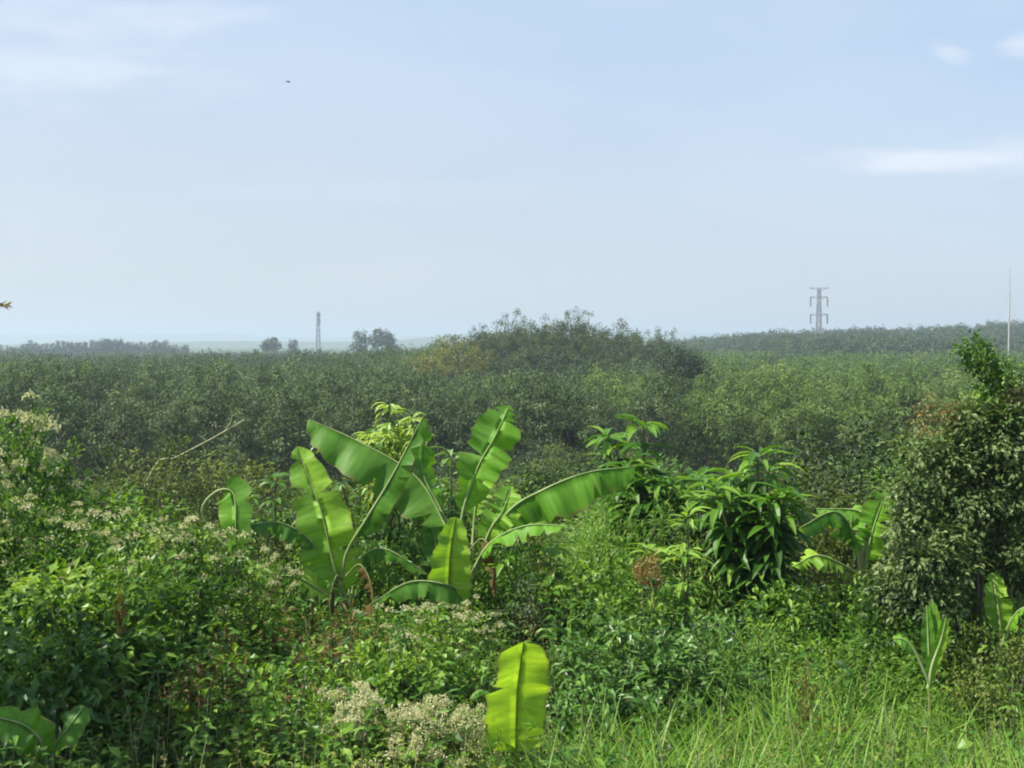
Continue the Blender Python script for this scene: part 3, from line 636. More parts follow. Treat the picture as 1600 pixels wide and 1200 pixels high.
whorl_sapling('sapling', 1185, 702, 13.5, 'bushy sapling with long radiating leaves and a dark centre, left of the arching banana leaves', 'sapling', tint=.48, branches=8, spread=.45, levels=9, nper=12, L=.44, W=.10, drop=.10)
whorl_sapling('sapling', 1088, 745, 14.5, 'sapling with drooping leaves between the two larger saplings', 'sapling', tint=.45, branches=3, spread=.35, L=.36, W=.09)
whorl_sapling('sapling', 608, 632, 14.2, 'sapling topped with pale yellow-green drooping new leaves behind the banana clump', 'sapling', 'newleaf', L=.26, W=.06, tint=.72, branches=9, spread=.34, levels=3, nper=16, droop=1.6, drop=.06)
whorl_sapling('sapling', 590, 668, 14.4, 'dark leafed sapling under the pale new leaves behind the bananas', 'sapling', 'long', L=.26, W=.08, tint=.35, branches=5, spread=.5, levels=6)
whorl_sapling('sapling', 705, 705, 15, 'drooping pale leafed sapling between the two banana plants', 'sapling', 'long', L=.34, W=.08, tint=.65, branches=4, spread=.5, levels=5, droop=1.6)
whorl_sapling('sapling', 430, 745, 15.5, 'dark glossy sapling behind the left banana leaves', 'sapling', 'long', L=.24, W=.09, tint=.55, branches=5, spread=.6, levels=7)
whorl_sapling('sapling', 1075, 800, 11.5, 'small sapling with pale pointed leaves above the rusty shrub', 'sapling', 'sap', L=.28, W=.055, tint=.85, branches=3, spread=.3, levels=3, droop=1.0)
whorl_sapling('sapling', 860, 850, 12.2, 'low sapling with mid green leaves right of the banana clump', 'sapling', 'sap', L=.24, W=.08, tint=.5, branches=5, spread=.4, levels=6)

# ------------------------------------------------------------------ shrubs
def shrub_proto(h, r, nclump, nper, L, W, mat, seg=2, prof='ovate', crad=.16, droop=.7, tmean=.5, tvar=.3, shell=.3, flowers=0, zc=.52, stems=9):
    st, lf = Acc(), Acc()
    cc = foliage(lf, (0, 0, h * zc), (r, r, h * (1 - zc)), nclump, nper, L, W, seg, prof, droop, tmean, tvar, crad, shell, zmin=-.85)
    for c in cc[:: max(1, len(cc) // stems)]:
        tube(st, bez([rng.normal() * .05, rng.normal() * .05, -.1], [c[0] * .3, c[1] * .3, c[2] * .6], c, 6), np.linspace(.018, .005, 6), 5)
    ms = [('stem', st.mesh('stem', M['bark'], True)), ('foliage', lf.mesh('foliage', M[mat]))]
    if flowers:
        fl = Acc(); top = cc[np.argsort(-(cc[:, 2] - .5 * cc[:, 1]))][: max(4, int(len(cc) * .4))]
        for _ in range(flowers):
            c = top[rng.integers(len(top))] + np.array([0, 0, crad * .8]) + rng.normal(size=3) * .06
            n = 46; off = rdir(n, -.2, 1) * np.array([.075, .075, .045]) * rng.uniform(.4, 1, (n, 1))
            leaves(fl, c + off, norm(off + rdir(n) * .03), rdir(n, .2, 1), .028 * rng.uniform(.7, 1.4, n), .022, .5, 1, 'ovate', .3, np.clip(.5 + .3 * rng.normal(size=n), 0, 1))
        ms.append(('blossom', fl.mesh('blossom', M['flower'])))
    return ms
HM = {}
def place_shrub(name, ms, x, y, h, h0, label, cat, group=None, wid=1.0):
    o = empty(name, (x, y, float(H(x, y)) - .03), label, cat, group, random.uniform(0, 6.28)); me = ms[-1][1]
    if me.name not in HM:
        co = np.zeros(len(me.vertices) * 3, np.float32); me.vertices.foreach_get('co', co); HM[me.name] = float(np.percentile(co[2::3], 99.3))
    s = h / HM[me.name]; o.scale = (wid * s ** .5, wid * s ** .5, s)
    for nm, me in ms:
        c = bpy.data.objects.new(nm, me); COL.objects.link(c); c.parent = o
    return o
def shrub_px(name, ms, px, py, d, h0, label, cat, group=None, wid=1.0):
    x = cam_pt(px, py, d)[0]; return place_shrub(name, ms, x, d, max(.3, top_z(py, d) - float(H(x, d))), h0, label, cat, group, wid)

leafy = [shrub_proto(1.6, .75, 80, 26, .095, .05, 'weed', tmean=.5) for _ in range(3)]
leafyb = [shrub_proto(1.6, .75, 80, 24, .10, .055, 'weed', tmean=.65, crad=.2) for _ in range(2)]
olive = [shrub_proto(1.8, .9, 110, 34, .075, .032, 'olive', seg=1, tmean=.45, crad=.17) for _ in range(3)]
darkb = [shrub_proto(1.8, .85, 100, 30, .085, .04, 'dark', seg=1, tmean=.55, crad=.17) for _ in range(2)]
glossy = [shrub_proto(1.6, .75, 70, 22, .15, .05, 'long', tmean=.55, prof='lance', droop=1.3, crad=.2) for _ in range(3)]
vine = [shrub_proto(1.2, .85, 90, 22, .08, .06, 'weed', tmean=.62, crad=.15, flowers=0) for _ in range(2)]
flow = [shrub_proto(2.2, .85, 130, 20, .08, .05, 'weed', tmean=.55, crad=.15, flowers=40, zc=.62) for _ in range(3)]
flowd = [shrub_proto(1.2, .75, 70, 20, .08, .05, 'weed', tmean=.6, crad=.14, flowers=95) for _ in range(2)]
flowl = [shrub_proto(2.8, .95, 190, 22, .085, .055, 'weed', tmean=.62, crad=.17, flowers=26, zc=.6) for _ in range(2)]
feath = [shrub_proto(1.4, .6, 110, 30, .10, .014, 'grass', seg=2, prof='lance', tmean=.55, crad=.2, droop=1.2) for _ in range(2)]
rusty = shrub_proto(1.8, .17, 22, 30, .045, .02, 'rust', seg=1, tmean=.55, crad=.07, zc=.9, stems=4)
dry = [shrub_proto(.8, .5, 40, 26, .09, .02, 'dry', seg=2, prof='lance', tmean=.5, crad=.16) for _ in range(2)]

# filler shrubs from 14 m to the plantation edge
LX = [0, 100, 200, 300, 450, 560, 700, 850, 950, 1000, 1100, 1200, 1280, 1400, 1600]
LYm = [738, 755, 800, 805, 775, 745, 735, 810, 800, 715, 730, 735, 715, 690, 690]
kinds = [(leafy, 1.6, 'leafy_shrub', 'mid-green broad-leaved shrub in the thicket before the plantation', 'shrub', 'broad-leaved shrubs of the thicket'),
         (olive, 1.8, 'small_leaved_shrub', 'olive small-leaved shrub in the thicket before the plantation', 'shrub', 'olive shrubs of the thicket'),
         (darkb, 1.8, 'dark_shrub', 'dark green dense shrub in the thicket before the plantation', 'shrub', 'dark shrubs of the thicket'),
         (glossy, 1.6, 'glossy_shrub', 'long-leaved drooping shrub in the thicket before the plantation', 'shrub', 'long-leaved shrubs of the thicket'),
         (feath, 1.4, 'feathery_shrub', 'feathery narrow-leaved shrub in the thicket before the plantation', 'shrub', 'feathery shrubs of the thicket')]
placed = []
def zone(px, d):
    z = 'near the left edge' if px < 170 else 'behind the cream flower patch' if px < 360 else 'behind the left banana plant' if px < 600 else 'behind the right banana plant' if px < 820 else \
        'left of the tall sapling' if px < 960 else 'around the tall saplings' if px < 1240 else 'left of the big leafy tree' if px < 1420 else 'behind the big leafy tree'
    return z + (', close by' if d < 18 else ', further down the slope' if d < 30 else ', at the foot of the plantation')
tries = 0
while len(placed) < 225 and tries < 4000:
    tries += 1
    d = 13.8 + 40 * rng.random() ** 1.3; px = rng.uniform(-260, 1860); x = (px - 800) / F * d
    if any((x - a_) ** 2 + (d - b_) ** 2 < (0.55 + d * .022) ** 2 for a_, b_ in placed): continue
    lim = np.interp(px, LX, LYm) + rng.uniform(0, 70) * (1 if d > 18 else .6)
    hh = top_z(lim, d) - float(H(x, d)); 
    if hh < .35: continue
    hh = min(hh, 3.6 if d > 24 else 2.6)
    k = rng.choice(5, p=[.32, .22, .16, .18, .12] if px > 500 else [.22, .38, .26, .08, .06])
    pr, h0, nm, lab, cat, grp = kinds[k]
    place_shrub(nm, pr[rng.integers(len(pr))], x, d, hh, h0, lab.replace('in the thicket before the plantation', zone(px, d)), cat, grp, 1.0 + .012 * d); placed.append((x, d))

for q_ in range(120):
    d = rng.uniform(46, 66); px = rng.uniform(460, 1500) if q_ < 75 else rng.uniform(690, 980); x = (px - 800) / F * d
    k = int(rng.choice([0, 1, 2, 2])); pr, h0, nm, lab, cat, grp = kinds[k]
    place_shrub(nm, pr[rng.integers(len(pr))], x, d, rng.uniform(1.6, 3.0) + (1.0 if q_ >= 75 else 0), h0, lab.replace('in the thicket before the plantation', zone(px, d)), cat, grp, 1.7)
# shrubs one can single out
for nm, pr, px, py, d, h0, lab, cat, wid in [
    ('small_leaved_shrub', olive[0], 228, 688, 26.4, 1.8, 'tall olive bush below the pale dead branch on the left', 'shrub', 1.2),
    ('small_leaved_shrub', olive[1], 205, 735, 28, 1.8, 'olive bush in front and left of the tallest olive bush', 'shrub', 1.4),
    ('small_leaved_shrub', olive[2], 335, 708, 29, 1.8, 'wide low olive bush behind the drooping left banana leaf', 'shrub', 1.9),
    ('small_leaved_shrub', olive[0], 395, 725, 27, 1.8, 'dark olive bush between the low olive bush and the banana clump', 'shrub', 1.3),
    ('feathery_shrub', feath[0], 960, 768, 13.6, 1.4, 'feathery light green shrub under the right-reaching banana leaf', 'shrub', 1.0),
    ('dark_shrub', darkb[0], 1340, 662, 19, 1.8, 'dark shrub with layered leaves left of the big leafy tree', 'shrub', 1.5),
    ('dark_shrub', darkb[1], 1290, 700, 18, 1.8, 'dark shrub half hidden between the saplings and the leafy tree', 'shrub', 1.1),
    ('dark_shrub', darkb[0], 1105, 770, 14.2, 1.8, 'dark shrub in the gap between the two big saplings', 'shrub', .8),
    ('leafy_shrub', leafyb[0], 1545, 925, 10.9, 1.6, 'green shrub filling the dark foot of the leafy tree', 'shrub', .8),
    ('feathery_shrub', feath[1], 1452, 1070, 9.1, 1.4, 'low feathery shrub hiding the stem of the narrow-leaved young banana', 'shrub', .6),
    ('leafy_shrub', leafyb[1], 1350, 895, 11.5, 1.6, 'leafy shrub hiding the stem of the arching banana plant', 'shrub', .8),
    ('leafy_shrub', leafy[0], 1480, 985, 10.2, 1.6, 'low green shrub at the foot of the big leafy tree', 'shrub', .9),
    ('leafy_shrub', leafy[2], 1400, 960, 10.6, 1.6, 'green shrub spreading from the left foot of the big leafy tree', 'shrub', .9),
    ('leafy_shrub', leafyb[1], 940, 860, 11.8, 1.6, 'bright leafy shrub left of the rusty shrub', 'shrub', .9),
    ('leafy_shrub', leafy[0], 60, 735, 14, 1.6, 'green shrub rising at the left edge above the flowering vines', 'shrub', 1.4),
    ('leafy_shrub', leafy[1], 150, 752, 13.5, 1.6, 'green shrub on the left below the dark plantation edge', 'shrub', 1.2),
    ('leafy_shrub', leafyb[0], 60, 870, 9.5, 1.6, 'large leaved green shrub at the left edge in the middle height', 'shrub', 1.2),
    ('leafy_shrub', leafyb[1], 150, 880, 9.2, 1.6, 'leafy green shrub in front of the cream flowers on the left', 'shrub', 1.1),
    ('glossy_shrub', glossy[0], 20, 960, 8.6, 1.6, 'dark drooping shrub at the lower left edge', 'shrub', 1.0),
    ('leafy_shrub', leafy[2], 260, 900, 10, 1.6, 'green shrub right below the cream flower patch', 'shrub', 1.0),
    ('leafy_shrub', leafy[0], 340, 875, 11, 1.6, 'green shrub under the drooping left banana leaf', 'shrub', 1.0),
    ('dark_shrub', darkb[0], 840, 905, 11.6, 1.8, 'dark shrub right of the cream flowers under the bananas', 'shrub', .7),
    ('glossy_shrub', glossy[1], 900, 1000, 9.6, 1.6, 'drooping long-leaved shrub right of the glowing banana leaf', 'shrub', .9),
    ('glossy_shrub', glossy[2], 985, 955, 10.2, 1.6, 'drooping long-leaved shrub below the rusty shrub', 'shrub', 1.0),
    ('glossy_shrub', glossy[0], 1060, 985, 9.8, 1.6, 'glossy drooping shrub at the upper edge of the grass', 'shrub', .9),
    ('glossy_shrub', glossy[1], 1130, 960, 10.4, 1.6, 'glossy drooping shrub below the bushy sapling', 'shrub', .9),
    ('feathery_shrub', feath[1], 1190, 985, 10, 1.4, 'feathery light green shrub at the upper end of the grass', 'shrub', .9),
    ('feathery_shrub', feath[0], 1330, 985, 9.8, 1.4, 'feathery green shrub in the grass below the leafy tree', 'shrub', .9),
    ('leafy_shrub', leafy[1], 1250, 905, 11.5, 1.6, 'grey-green shrub below the arching banana leaves', 'shrub', 1.0),
    ('leafy_shrub', leafy[2], 1330, 915, 11.3, 1.6, 'small-leaved green shrub left of the dark foot of the leafy tree', 'shrub', 1.0),
    ('small_leaved_shrub', olive[1], 1575, 985, 9.5, 1.8, 'yellowish shrub at the lower right edge', 'shrub', .7),
    ('glossy_shrub', glossy[0], 610, 815, 13.2, 1.6, 'dark glossy shrub seen between the two central banana plants', 'shrub', .8),
    ('leafy_shrub', leafyb[0], 480, 835, 13.0, 1.6, 'leafy shrub wrapping the foot of the left banana plant', 'shrub', .7),
    ('leafy_shrub', leafyb[1], 600, 868, 12.6, 1.6, 'low leafy shrub right of the left banana stem', 'shrub', .5),
    ('leafy_shrub', leafy[2], 800, 835, 12.9, 1.6, 'leafy shrub wrapping the foot of the right banana plant', 'shrub', .7),
    ('leafy_shrub', leafy[0], 660, 790, 13.6, 1.6, 'mid-green shrub close behind the bright upright banana leaf', 'shrub', .8),
    ('leafy_shrub', leafyb[0], 770, 800, 13.8, 1.6, 'mid-green shrub close behind the tall banana leaf', 'shrub', .7),
    ('leafy_shrub', leafy[1], 1015, 905, 10.9, 1.6, 'leafy shrub hiding the foot of the rusty shrub', 'shrub', .8),
    ('leafy_shrub', vine[0], 430, 1010, 8.8, 1.2, 'low leafy shrub left of the lower cream flowers', 'shrub', .9),
    ('leafy_shrub', vine[1], 650, 985, 9.5, 1.2, 'low leafy shrub between the two cream flower patches', 'shrub', .9),
]:
    shrub_px(nm, pr, px, py, d, h0, lab, cat, None, wid)
shrub_px('rusty_shrub', rusty, 1012, 858, 11.2, .8, 'small rusty orange shrub head right of the banana clump', 'shrub', None, .8)
shrub_px('rusty_shrub', rusty, 190, 918, 9.0, .8, 'small reddish withered plant among the green shrubs on the left', 'shrub', None, .3)
shrub_px('withered_shrub', dry[0], 560, 950, 10.6, .8, 'brown withered shrub below the left banana plant', 'shrub', None, .9)
shrub_px('withered_shrub', dry[1], 430, 945, 10.2, .8, 'brown withered shrub under the yellow banana leaf', 'shrub', None, 1.0)
shrub_px('withered_shrub', dry[0], 860, 885, 12, .8, 'dark reddish withered shrub right of the pale upright banana leaf', 'shrub', None, .6)
shrub_px('withered_shrub', dry[1], 1275, 1030, 8.9, .8, 'pinkish brown withered tuft in the grass on the right', 'shrub', None, .35)
shrub_px('withered_shrub', dry[0], 340, 1000, 8.8, .8, 'brown withered tangle in the lower left', 'shrub', None, .8)
for k, (px, py, d, wid, lab) in enumerate([
    (15, 612, 12.0, .75, 'tall vine mound with cream flowers at the left edge over the plantation'), (75, 690, 12.3, .6, 'green vine mound right of the tallest flowering vines'),
    (30, 765, 11.5, .8, 'cream flowering shrub low at the left edge'), (95, 778, 11.2, .7, 'cream flowering shrub second from the left edge'),
    (215, 792, 11, .8, 'cream flowering shrub in the patch left of the drooping banana leaf'), (262, 805, 10.6, .8, 'cream flowering shrub in the middle of the left flower patch'),
    (310, 800, 11.2, .8, 'cream flowering shrub touching the drooping banana leaf'), (205, 850, 10, .6, 'cream flowering shrub lowest in the left flower patch'),
    (435, 850, 11.8, .5, 'pinkish cream flowering shrub between the left banana leaves'), (690, 935, 10.9, .8, 'cream flowering shrub under the bright upright banana leaf'),
    (620, 950, 10.6, .8, 'cream flowering shrub under the grey arching banana leaf'), (745, 930, 11.2, .6, 'cream flowering shrub at the right end of the patch below the bananas'),
    (570, 1070, 8.3, .7, 'cream flowering shrub at the left end of the bottom patch'), (640, 1080, 8.2, .75, 'cream flowering shrub in the middle of the bottom patch'),
    (700, 1100, 8.0, .6, 'cream flowering shrub at the bottom left of the glowing banana leaf')]):
    shrub_px('flowering_shrub', flowl[k % 2] if k in (1, 2, 3, 7, 5) else flowd[k % 2] if k > 11 else flow[k % 3], px, py, d, 1.2, lab, 'flowering shrub', 'cream flowering shrubs', wid)

# ------------------------------------------------------------------ big leafy tree on the right
x0 = cam_pt(1530, 900, 11)[0]; z0 = float(H(x0, 11)); org = np.array([x0, 11, z0])
bt = empty('leafy_tree', org, 'big grey-green small-leaved tree overgrown by creepers at the right edge', 'tree')
cr, tr = Acc(), Acc()
def lump(px, py, d, rx, rz, n, mat_t, L=.070, W=.038, acc_=None, zm=-1):
    c = cam_pt(px, py, d) - org; s = d / F
    return foliage(acc_ or cr, c, (rx * s, max(.25, rx * s * .8), rz * s), n, 36, L, W, 2, 'ovate', .8, mat_t, .35, .15, .1, zmin=zm)
cs = [lump(1500, 780, 11, 85, 95, 120, .55), lump(1455, 880, 10.7, 70, 60, 70, .5), lump(1535, 700, 11, 55, 60, 60, .5), lump(1425, 850, 11, 42, 52, 40, .6),
      lump(1590, 790, 11.3, 50, 130, 60, .3), lump(1480, 715, 11, 45, 35, 34, .6), lump(1450, 940, 10.6, 60, 36, 36, .4), lump(1570, 890, 11.2, 60, 50, 34, .25),
      lump(1560, 680, 10.9, 55, 60, 50, .55), lump(1590, 760, 10.8, 40, 80, 50, .5), lump(1590, 860, 10.8, 40, 50, 40, .5), lump(1595, 650, 11.1, 36, 40, 30, .5), lump(1432, 775, 11, 40, 38, 34, .65), lump(1400, 925, 10.8, 40, 36, 34, .5), lump(1500, 655, 11, 26, 26, 14, .6), lump(1425, 700, 11, 20, 22, 10, .6)]
for c in np.concatenate(cs)[::70]:
    tube(tr, bez([0, 0, .5], [c[0] * .4, c[1] * .5, c[2] * .6], c, 6), np.linspace(.03, .007, 6), 5)
tube(tr, spline([[0, 0, -.2], [.03, 0, .9], [-.05, .05, 1.6], cam_pt(1560, 640, 11) - org], 10), np.linspace(.08, .02, 10), 8)
obj('trunk', tr, M['bark'], bt, True); obj('crown', cr, M['grey'], bt)
sp_ = Acc(); 
for px, py, rx, rz, n in [(1518, 540, 11, 14, 7), (1534, 560, 13, 10, 7), (1552, 572, 14, 12, 8), (1570, 590, 12, 22, 9), (1548, 612, 10, 16, 5), (1538, 645, 18, 24, 9), (1568, 635, 8, 24, 4)]:
    lump(px, py, 11, rx, rz, n, .34, .058, .036, sp_)
tube(tr2 := Acc(), spline([cam_pt(1540, 700, 11) - org, cam_pt(1548, 620, 11) - org, cam_pt(1550, 570, 11) - org, cam_pt(1518, 528, 11) - org], 10), np.linspace(.016, .005, 10), 6)
cre = obj('creeper', sp_, M['weed'], bt); obj('creeper_stem', tr2, M['stalk'], cre, True)
db = Acc(); 
for px, py, rx, rz, n in [(1465, 634, 34, 12, 4), (1592, 620, 16, 20, 5), (1435, 655, 24, 18, 3), (1500, 650, 20, 14, 2)]: lump(px, py, 10.9, rx, rz, n, .6, .05, .02, db)
obj('dry_leaves', db, M['dry'], bt)
for k, (px, py) in enumerate([(1582, 570), (1596, 585)]):
    a = Acc(); p0 = cam_pt(px, 720, 11.1); p1 = cam_pt(px, py, 11.1); xx_, yy_ = p0[0], 11.1; zz_ = float(H(xx_, yy_))
    tube(a, [[0, 0, -.1], [.01, 0, (p1[2] - zz_) * .5], [0.0, 0, p1[2] - zz_]], [.016, .013, .006], 6)
    o = tag(obj('dry_stalk', a, M['deadwood'], smooth=True), ['thin pale bare stalk rising behind the leafy tree', 'shorter pale bare stalk at the very right edge behind the leafy tree'][k], 'stalk'); o.location = (xx_, yy_, zz_)

rs = tree_proto(5.2, 1.1, 2.2, 110, 30, 0.13, 0.06, 'weed', 0.07, crad=.26, seg=2)
place_tree('roadside_tree', rs, -5.15, 7.6, 1.0, 'small leafy tree standing just outside the left edge and shading the weeds', 'tree', None)
# dead pale branch leaning on the left
a = Acc(); pp = [cam_pt(238, 735, 27.4), cam_pt(275, 715, 27.5), cam_pt(330, 686, 27.7), cam_pt(382, 656, 27.9)]; g0 = np.array([pp[0][0] - .9, 27.2, float(H(pp[0][0] - .9, 27.2))])
tube(a, spline([np.zeros(3)] + [q - g0 for q in pp], 24), np.linspace(.030, .014, 24), 6)
tube(a, spline([cam_pt(350, 675, 27.8) - g0, cam_pt(362, 655, 27.8) - g0, cam_pt(360, 632, 27.8) - g0], 8), np.linspace(.012, .006, 8), 5)
o = tag(obj('dead_branch', a, M['deadwood'], smooth=True), 'pale bare branch slanting up before the plantation on the left', 'branch'); o.location = g0
# tall reed whose head just enters on the left
a = Acc(); g0 = np.array([-2.55, 5.2, float(H(-2.55, 5.2))]); tip = cam_pt(10, 476, 5.2) - g0
rib = spline([[0, 0, 0], [-.05, 0, 1.6], [-.02, 0, tip[2] - .12], tip], 16); tube(a, rib, np.linspace(.008, .002, 16), 6)
o = tag(obj('tall_reed', a, M['deadwood'], smooth=True), 'tall dry reed bending its brown tip in at the left edge against the sky', 'reed'); o.location = g0
b = Acc(); n = 60; u = rng.uniform(.86, 1, n); c = np.array([np.interp(u, np.linspace(0, 1, 16), rib[:, q]) for q in range(3)]).T
leaves(b, c, norm(rib[-1] - rib[-3])[None] + rdir(n) * .5, rdir(n), .05, .007, .4, 1, 'lance', .2, .8 + .2 * rng.random(n)); obj('seed_head', b, M['dry'], o)
b = Acc(); leaves(b, np.array([[0, 0, .5], [0, 0, .9], [-.05, 0, 1.3], [-.05, 0, 1.7]]), np.array([[-1, .2, .8], [.3, -.6, 1], [-.7, -.5, 1], [-.6, .4, 1.]]), np.tile([0, 0, 1.], (4, 1)), .5, .025, 1.2, 6, 'blade', 0, .5); obj('leaves', b, M['grass'], o)

# ------------------------------------------------------------------ ground cover
def scatter(n, y0, y1, pw=1.0, pxr=(-420, 2020)):
    n = int(n * 1.38)
    y = y0 + (y1 - y0) * rng.random(n) ** pw; px = rng.uniform(*pxr, n); x = (px - 800) / F * y
    return x, y, px
def weeds(n, y0, y1, hmin, hmax, mat, L, W, nl=11, droop=.8, tmean=.5, pw=1.4, keep=None, prof='ovate', seg=2, name='undergrowth', label='', stalkmat='stalk', spread=.12, fold=.3):
    x, y, px = scatter(n, y0, y1, pw)
    if keep is not None: k = keep(px, y) > rng.random(len(px)); x, y, px = x[k], y[k], px[k]
    n = len(x); z = H(x, y); hn = vnoise(x * 1.1 + 9, y * 1.1); h = (hmin + (hmax - hmin) * np.clip(hn * 1.1 + rng.normal(size=n) * .12, 0, 1))
    lean = rdir(n, -.2, .2) * rng.uniform(.05, .35, (n, 1)); lean[:, 2] = 0
    tt = np.clip(tmean + .35 * (vnoise(x * .7 + 40, y * .7 + 3) - .5) + .12 * rng.normal(size=n), 0, 1)
    ps = np.clip(rng.lognormal(0, .25, n), .6, 1.35)
    a = Acc(); idx = np.repeat(np.arange(n), nl); m = len(idx); f = rng.uniform(.15, 1, m) ** .7
    P_ = np.stack([x, y, z], 1)[idx] + lean[idx] * (f ** 1.5)[:, None] + np.stack([rng.normal(size=m) * spread * .4, rng.normal(size=m) * spread * .4, f * h[idx]], 1)
    D = rdir(m, -.1, .6); sc_ = np.clip(.6 + y[idx] * .045, .9, 2.0)
    leaves(a, P_, D, np.tile([0, 0, 1.0], (m, 1)) + rdir(m) * .45, L * sc_ * rng.uniform(.6, 1.3, m) * ps[idx], W * sc_ * rng.uniform(.7, 1.2, m) * ps[idx], droop * rng.uniform(.3, 1.4, m), seg, prof, fold, np.clip(tt[idx] + .17 * rng.normal(size=m), 0, 1))
    s = Acc(); 
    A_ = np.stack([x, y, z], 1); B_ = A_ + lean + np.stack([0 * h, 0 * h, h * .97], 1); w_ = np.array([.004, 0, 0])
    s.add(np.stack([A_ - w_, A_ + w_, B_ + w_ * .5, B_ - w_ * .5], 1), np.arange(n * 4).reshape(-1, 4), .5)
    o = tag(obj(name, a, M[mat]), label, name.replace('_', ' '), None, 'stuff'); obj('stalks', s, M[stalkmat], o); return o
def grass(n, y0, y1, hmin, hmax, nb, keep, name, label, mat='grass', tmean=.5, W=.015, pw=1.2, droop=(.5, 1.8)):
    x, y, px = scatter(n, y0, y1, pw); k = keep(px, y) > rng.random(len(px)); x, y = x[k], y[k]; n = len(x); z = H(x, y)
    h = hmin + (hmax - hmin) * np.clip(vnoise(x * 1.3, y * 1.3 + 30) + .15 * rng.normal(size=n), 0, 1)
    idx = np.repeat(np.arange(n), nb); m = len(idx); P_ = np.stack([x, y, z], 1)[idx] + np.stack([rng.normal(size=m) * .05, rng.normal(size=m) * .05, 0 * idx], 1)
    az = rng.uniform(0, 6.28, m); el = rng.uniform(.9, 1.5, m); D = np.stack([np.cos(az) * np.cos(el), np.sin(az) * np.cos(el), np.sin(el)], 1)
    Nn = np.stack([-np.cos(az) * np.sin(el), -np.sin(az) * np.sin(el), np.cos(el)], 1)
    tt = np.clip(tmean + .4 * (vnoise(x * .6 + 11, y * .6) - .5), 0, 1)
    a = Acc(); leaves(a, P_, D, Nn, h[idx] * rng.uniform(.6, 1.25, m), W * np.clip(y[idx] / 9, .9, 2) * rng.uniform(.7, 1.4, m), rng.uniform(*droop, m), 5, 'blade', 0, np.clip(tt[idx] + .16 * rng.normal(size=m), 0, 1))
    return tag(obj(name, a, M[mat]), label, name.replace('_', ' '), None, 'stuff')
FL = lambda px, y: 1 - .93 * np.exp(-((px - 640) / 125) ** 2 - ((y - 7.7) / .6) ** 2)
def patch(px, y, seed, lo, hi):
    x = (px - 800) / F * y
    return sstep(lo, hi, vnoise(x * .55 + seed, y * .75 + seed * 2.3))
sig = lambda v, c, w_: 1 / (1 + np.exp(-(v - c) / w_))
right = lambda px, y: sig(px, 830, 50)
weeds(8000, 6.3, 15, .25, 1.05, 'weed', .07, .038, 12, tmean=.5, keep=lambda px, y: (.25 + .75 * patch(px, y, 5, .3, .5)) * FL(px, y) * np.where(px > 900, .25, .9) * np.where((px > 180) & (px < 420) & (y < 9.6), .4, 1) * np.where((np.abs(px - 812) < 60) & (y < 7.95), .05, 1) * (1 - .6 * np.exp(-((px - 480) / 120) ** 2 - ((y - 9.8) / 1.3) ** 2)), name='leafy_undergrowth', label='tangled green broad-leaved weeds covering the slope')
weeds(8500, 13, 70, .4, 1.1, 'weed', .085, .045, 10, tmean=.45, pw=1.1, name='thicket_undergrowth', label='green weeds between the shrubs before the plantation', seg=1)
weeds(2600, 6.4, 13, .35, .9, 'long', .15, .022, 18, droop=1.5, tmean=.55, prof='lance', seg=3, keep=lambda px, y: patch(px, y, 17, .45, .6) * np.where(px > 900, .5, 1) * FL(px, y), name='narrow_leaf_weeds', label='dark green narrow-leaved weed patches among the broad-leaved ones')
weeds(2200, 6.4, 13, .3, .85, 'olive', .055, .022, 26, droop=.8, tmean=.7, seg=1, keep=lambda px, y: patch(px, y, 31, .45, .6) * np.where(px > 900, .4, 1) * FL(px, y), name='small_leaf_weeds', label='olive tiny-leaved weed patches on the slope')
weeds(420, 6.6, 13, 1.0, 1.5, 'sap', .11, .035, 16, droop=1.1, tmean=.55, prof='lance', seg=3, keep=lambda px, y: np.where(px > 1000, .4, 1) * FL(px, y) * np.where(y < 8.3, .3, 1), name='tall_weeds', label='taller leafy weed stems sticking out of the undergrowth', spread=.05)
weeds(380, 6.5, 12, .7, 1.2, 'dry', .05, .008, 8, droop=.5, tmean=.8, prof='lance', seg=2, name='dry_stems', label='dry straw-coloured stems standing among the weeds', stalkmat='deadwood', spread=.03)
weeds(1300, 6.5, 12, .45, 1.0, 'weed', .13, .09, 7, tmean=.55, keep=lambda px, y: np.where(px > 850, .08, .8), name='broad_leaf_weeds', label='large-leaved weeds in the lower left and middle')
weeds(2400, 7, 12, .4, .85, 'long', .22, .032, 16, droop=1.8, tmean=.6, prof='lance', seg=4, keep=lambda px, y: sig(px, 850, 30) * (1 - sig(px, 1250, 60)) * sig(y, 9.3, .3), name='drooping_weeds', label='dark glossy drooping narrow-leaved weeds above the grass')
weeds(1700, 7.5, 12, .3, .7, 'dry', .10, .02, 10, droop=1.0, tmean=.55, prof='lance', keep=lambda px, y: np.exp(-((px - 440) / 170) ** 2) * .9 + .06, name='withered_weeds', label='brown and reddish withered weeds between the green ones', stalkmat='bark')
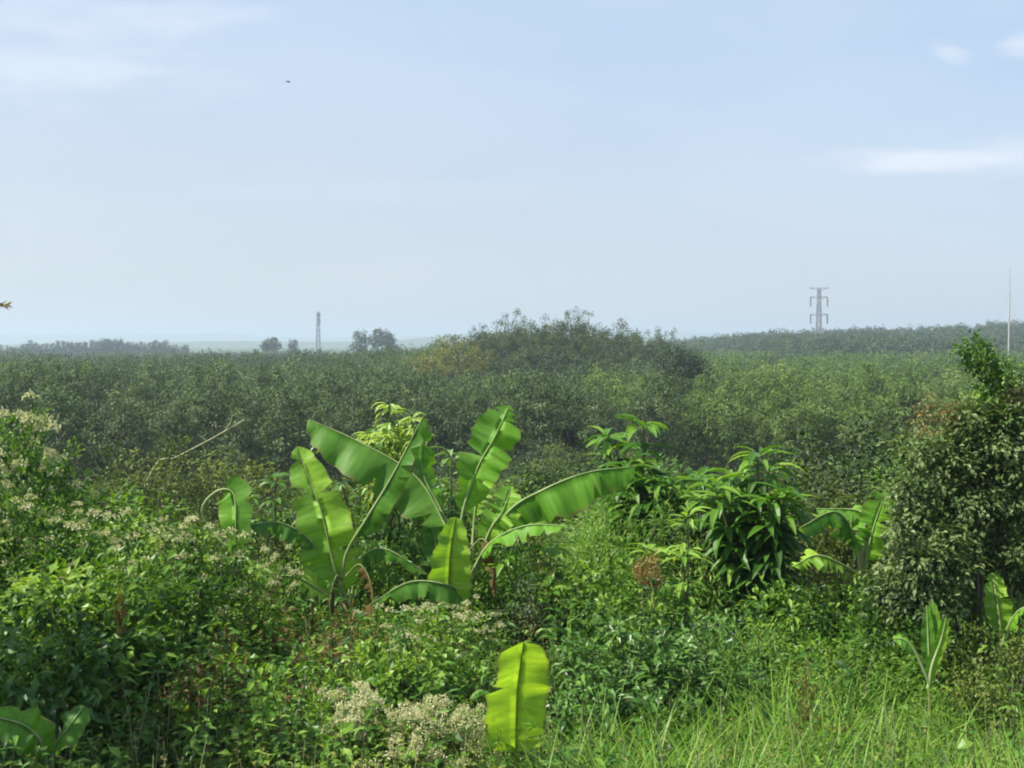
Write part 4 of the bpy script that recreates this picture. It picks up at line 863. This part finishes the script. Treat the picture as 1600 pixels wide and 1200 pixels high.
weeds(1300, 7, 13, .4, .95, 'olive', .09, .03, 14, droop=1.2, tmean=.85, prof='lance', keep=lambda px, y: np.where((px > 300) & (px < 760), 1, .3), name='yellowish_weeds', label='yellowish narrow-leaved weeds below the banana clump')
grass(7500, 6.3, 13, .75, 1.35, 16, lambda px, y: right(px, y) * np.where((px < 1150) & (y > 9.4), .3, 1), 'grass', 'lush long green grass in the lower right', tmean=.54, W=.023, droop=(.7, 2.6))
grass(1500, 6.3, 12, .4, .85, 9, lambda px, y: 1 - right(px, y), 'sparse_grass', 'sparse grass blades among the weeds on the left', tmean=.5)
grass(500, 6.3, 12, .9, 1.3, 6, lambda px, y: right(px, y), 'pale_grass', 'taller pale arching grass blades over the lush grass', tmean=.95, W=.016, droop=(1.0, 2.4))
grass(2200, 12, 40, .5, 1.2, 9, lambda px, y: np.where(px > 400, .9, .4), 'thicket_grass', 'grass growing between the shrubs of the thicket', W=.02)

# ------------------------------------------------------------------ haze
hz = bpy.data.meshes.new('haze'); 
x0, x1, y0, y1, z0, z1 = -XLIM - 60, XLIM + 60, min(ys) - 60, YLIM + 60, -8.5, 62
vs = [(a_, b_, c_) for a_ in (x0, x1) for b_ in (y0, y1) for c_ in (z0, z1)]
hz.from_pydata(vs, [], [(0, 1, 3, 2), (4, 6, 7, 5), (0, 4, 5, 1), (2, 3, 7, 6), (0, 2, 6, 4), (1, 5, 7, 3)]); hz.update()
ho = bpy.data.objects.new('haze', hz); COL.objects.link(ho); tag(ho, 'thin blue air haze over the whole landscape', 'haze', None, 'stuff')
m, t = newmat('haze air'); pv = nd(t, 'ShaderNodeVolumePrincipled'); pv.inputs['Color'].default_value = (0.60, 0.70, 0.86, 1); pv.inputs['Density'].default_value = 0.0005
pv.inputs['Anisotropy'].default_value = 0.2
o_ = nd(t, 'ShaderNodeOutputMaterial'); t.links.new(pv.outputs[0], o_.inputs['Volume']); hz.materials.append(m)
print('verts', sum(len(m.vertices) for m in bpy.data.meshes), 'objects', len(bpy.data.objects))
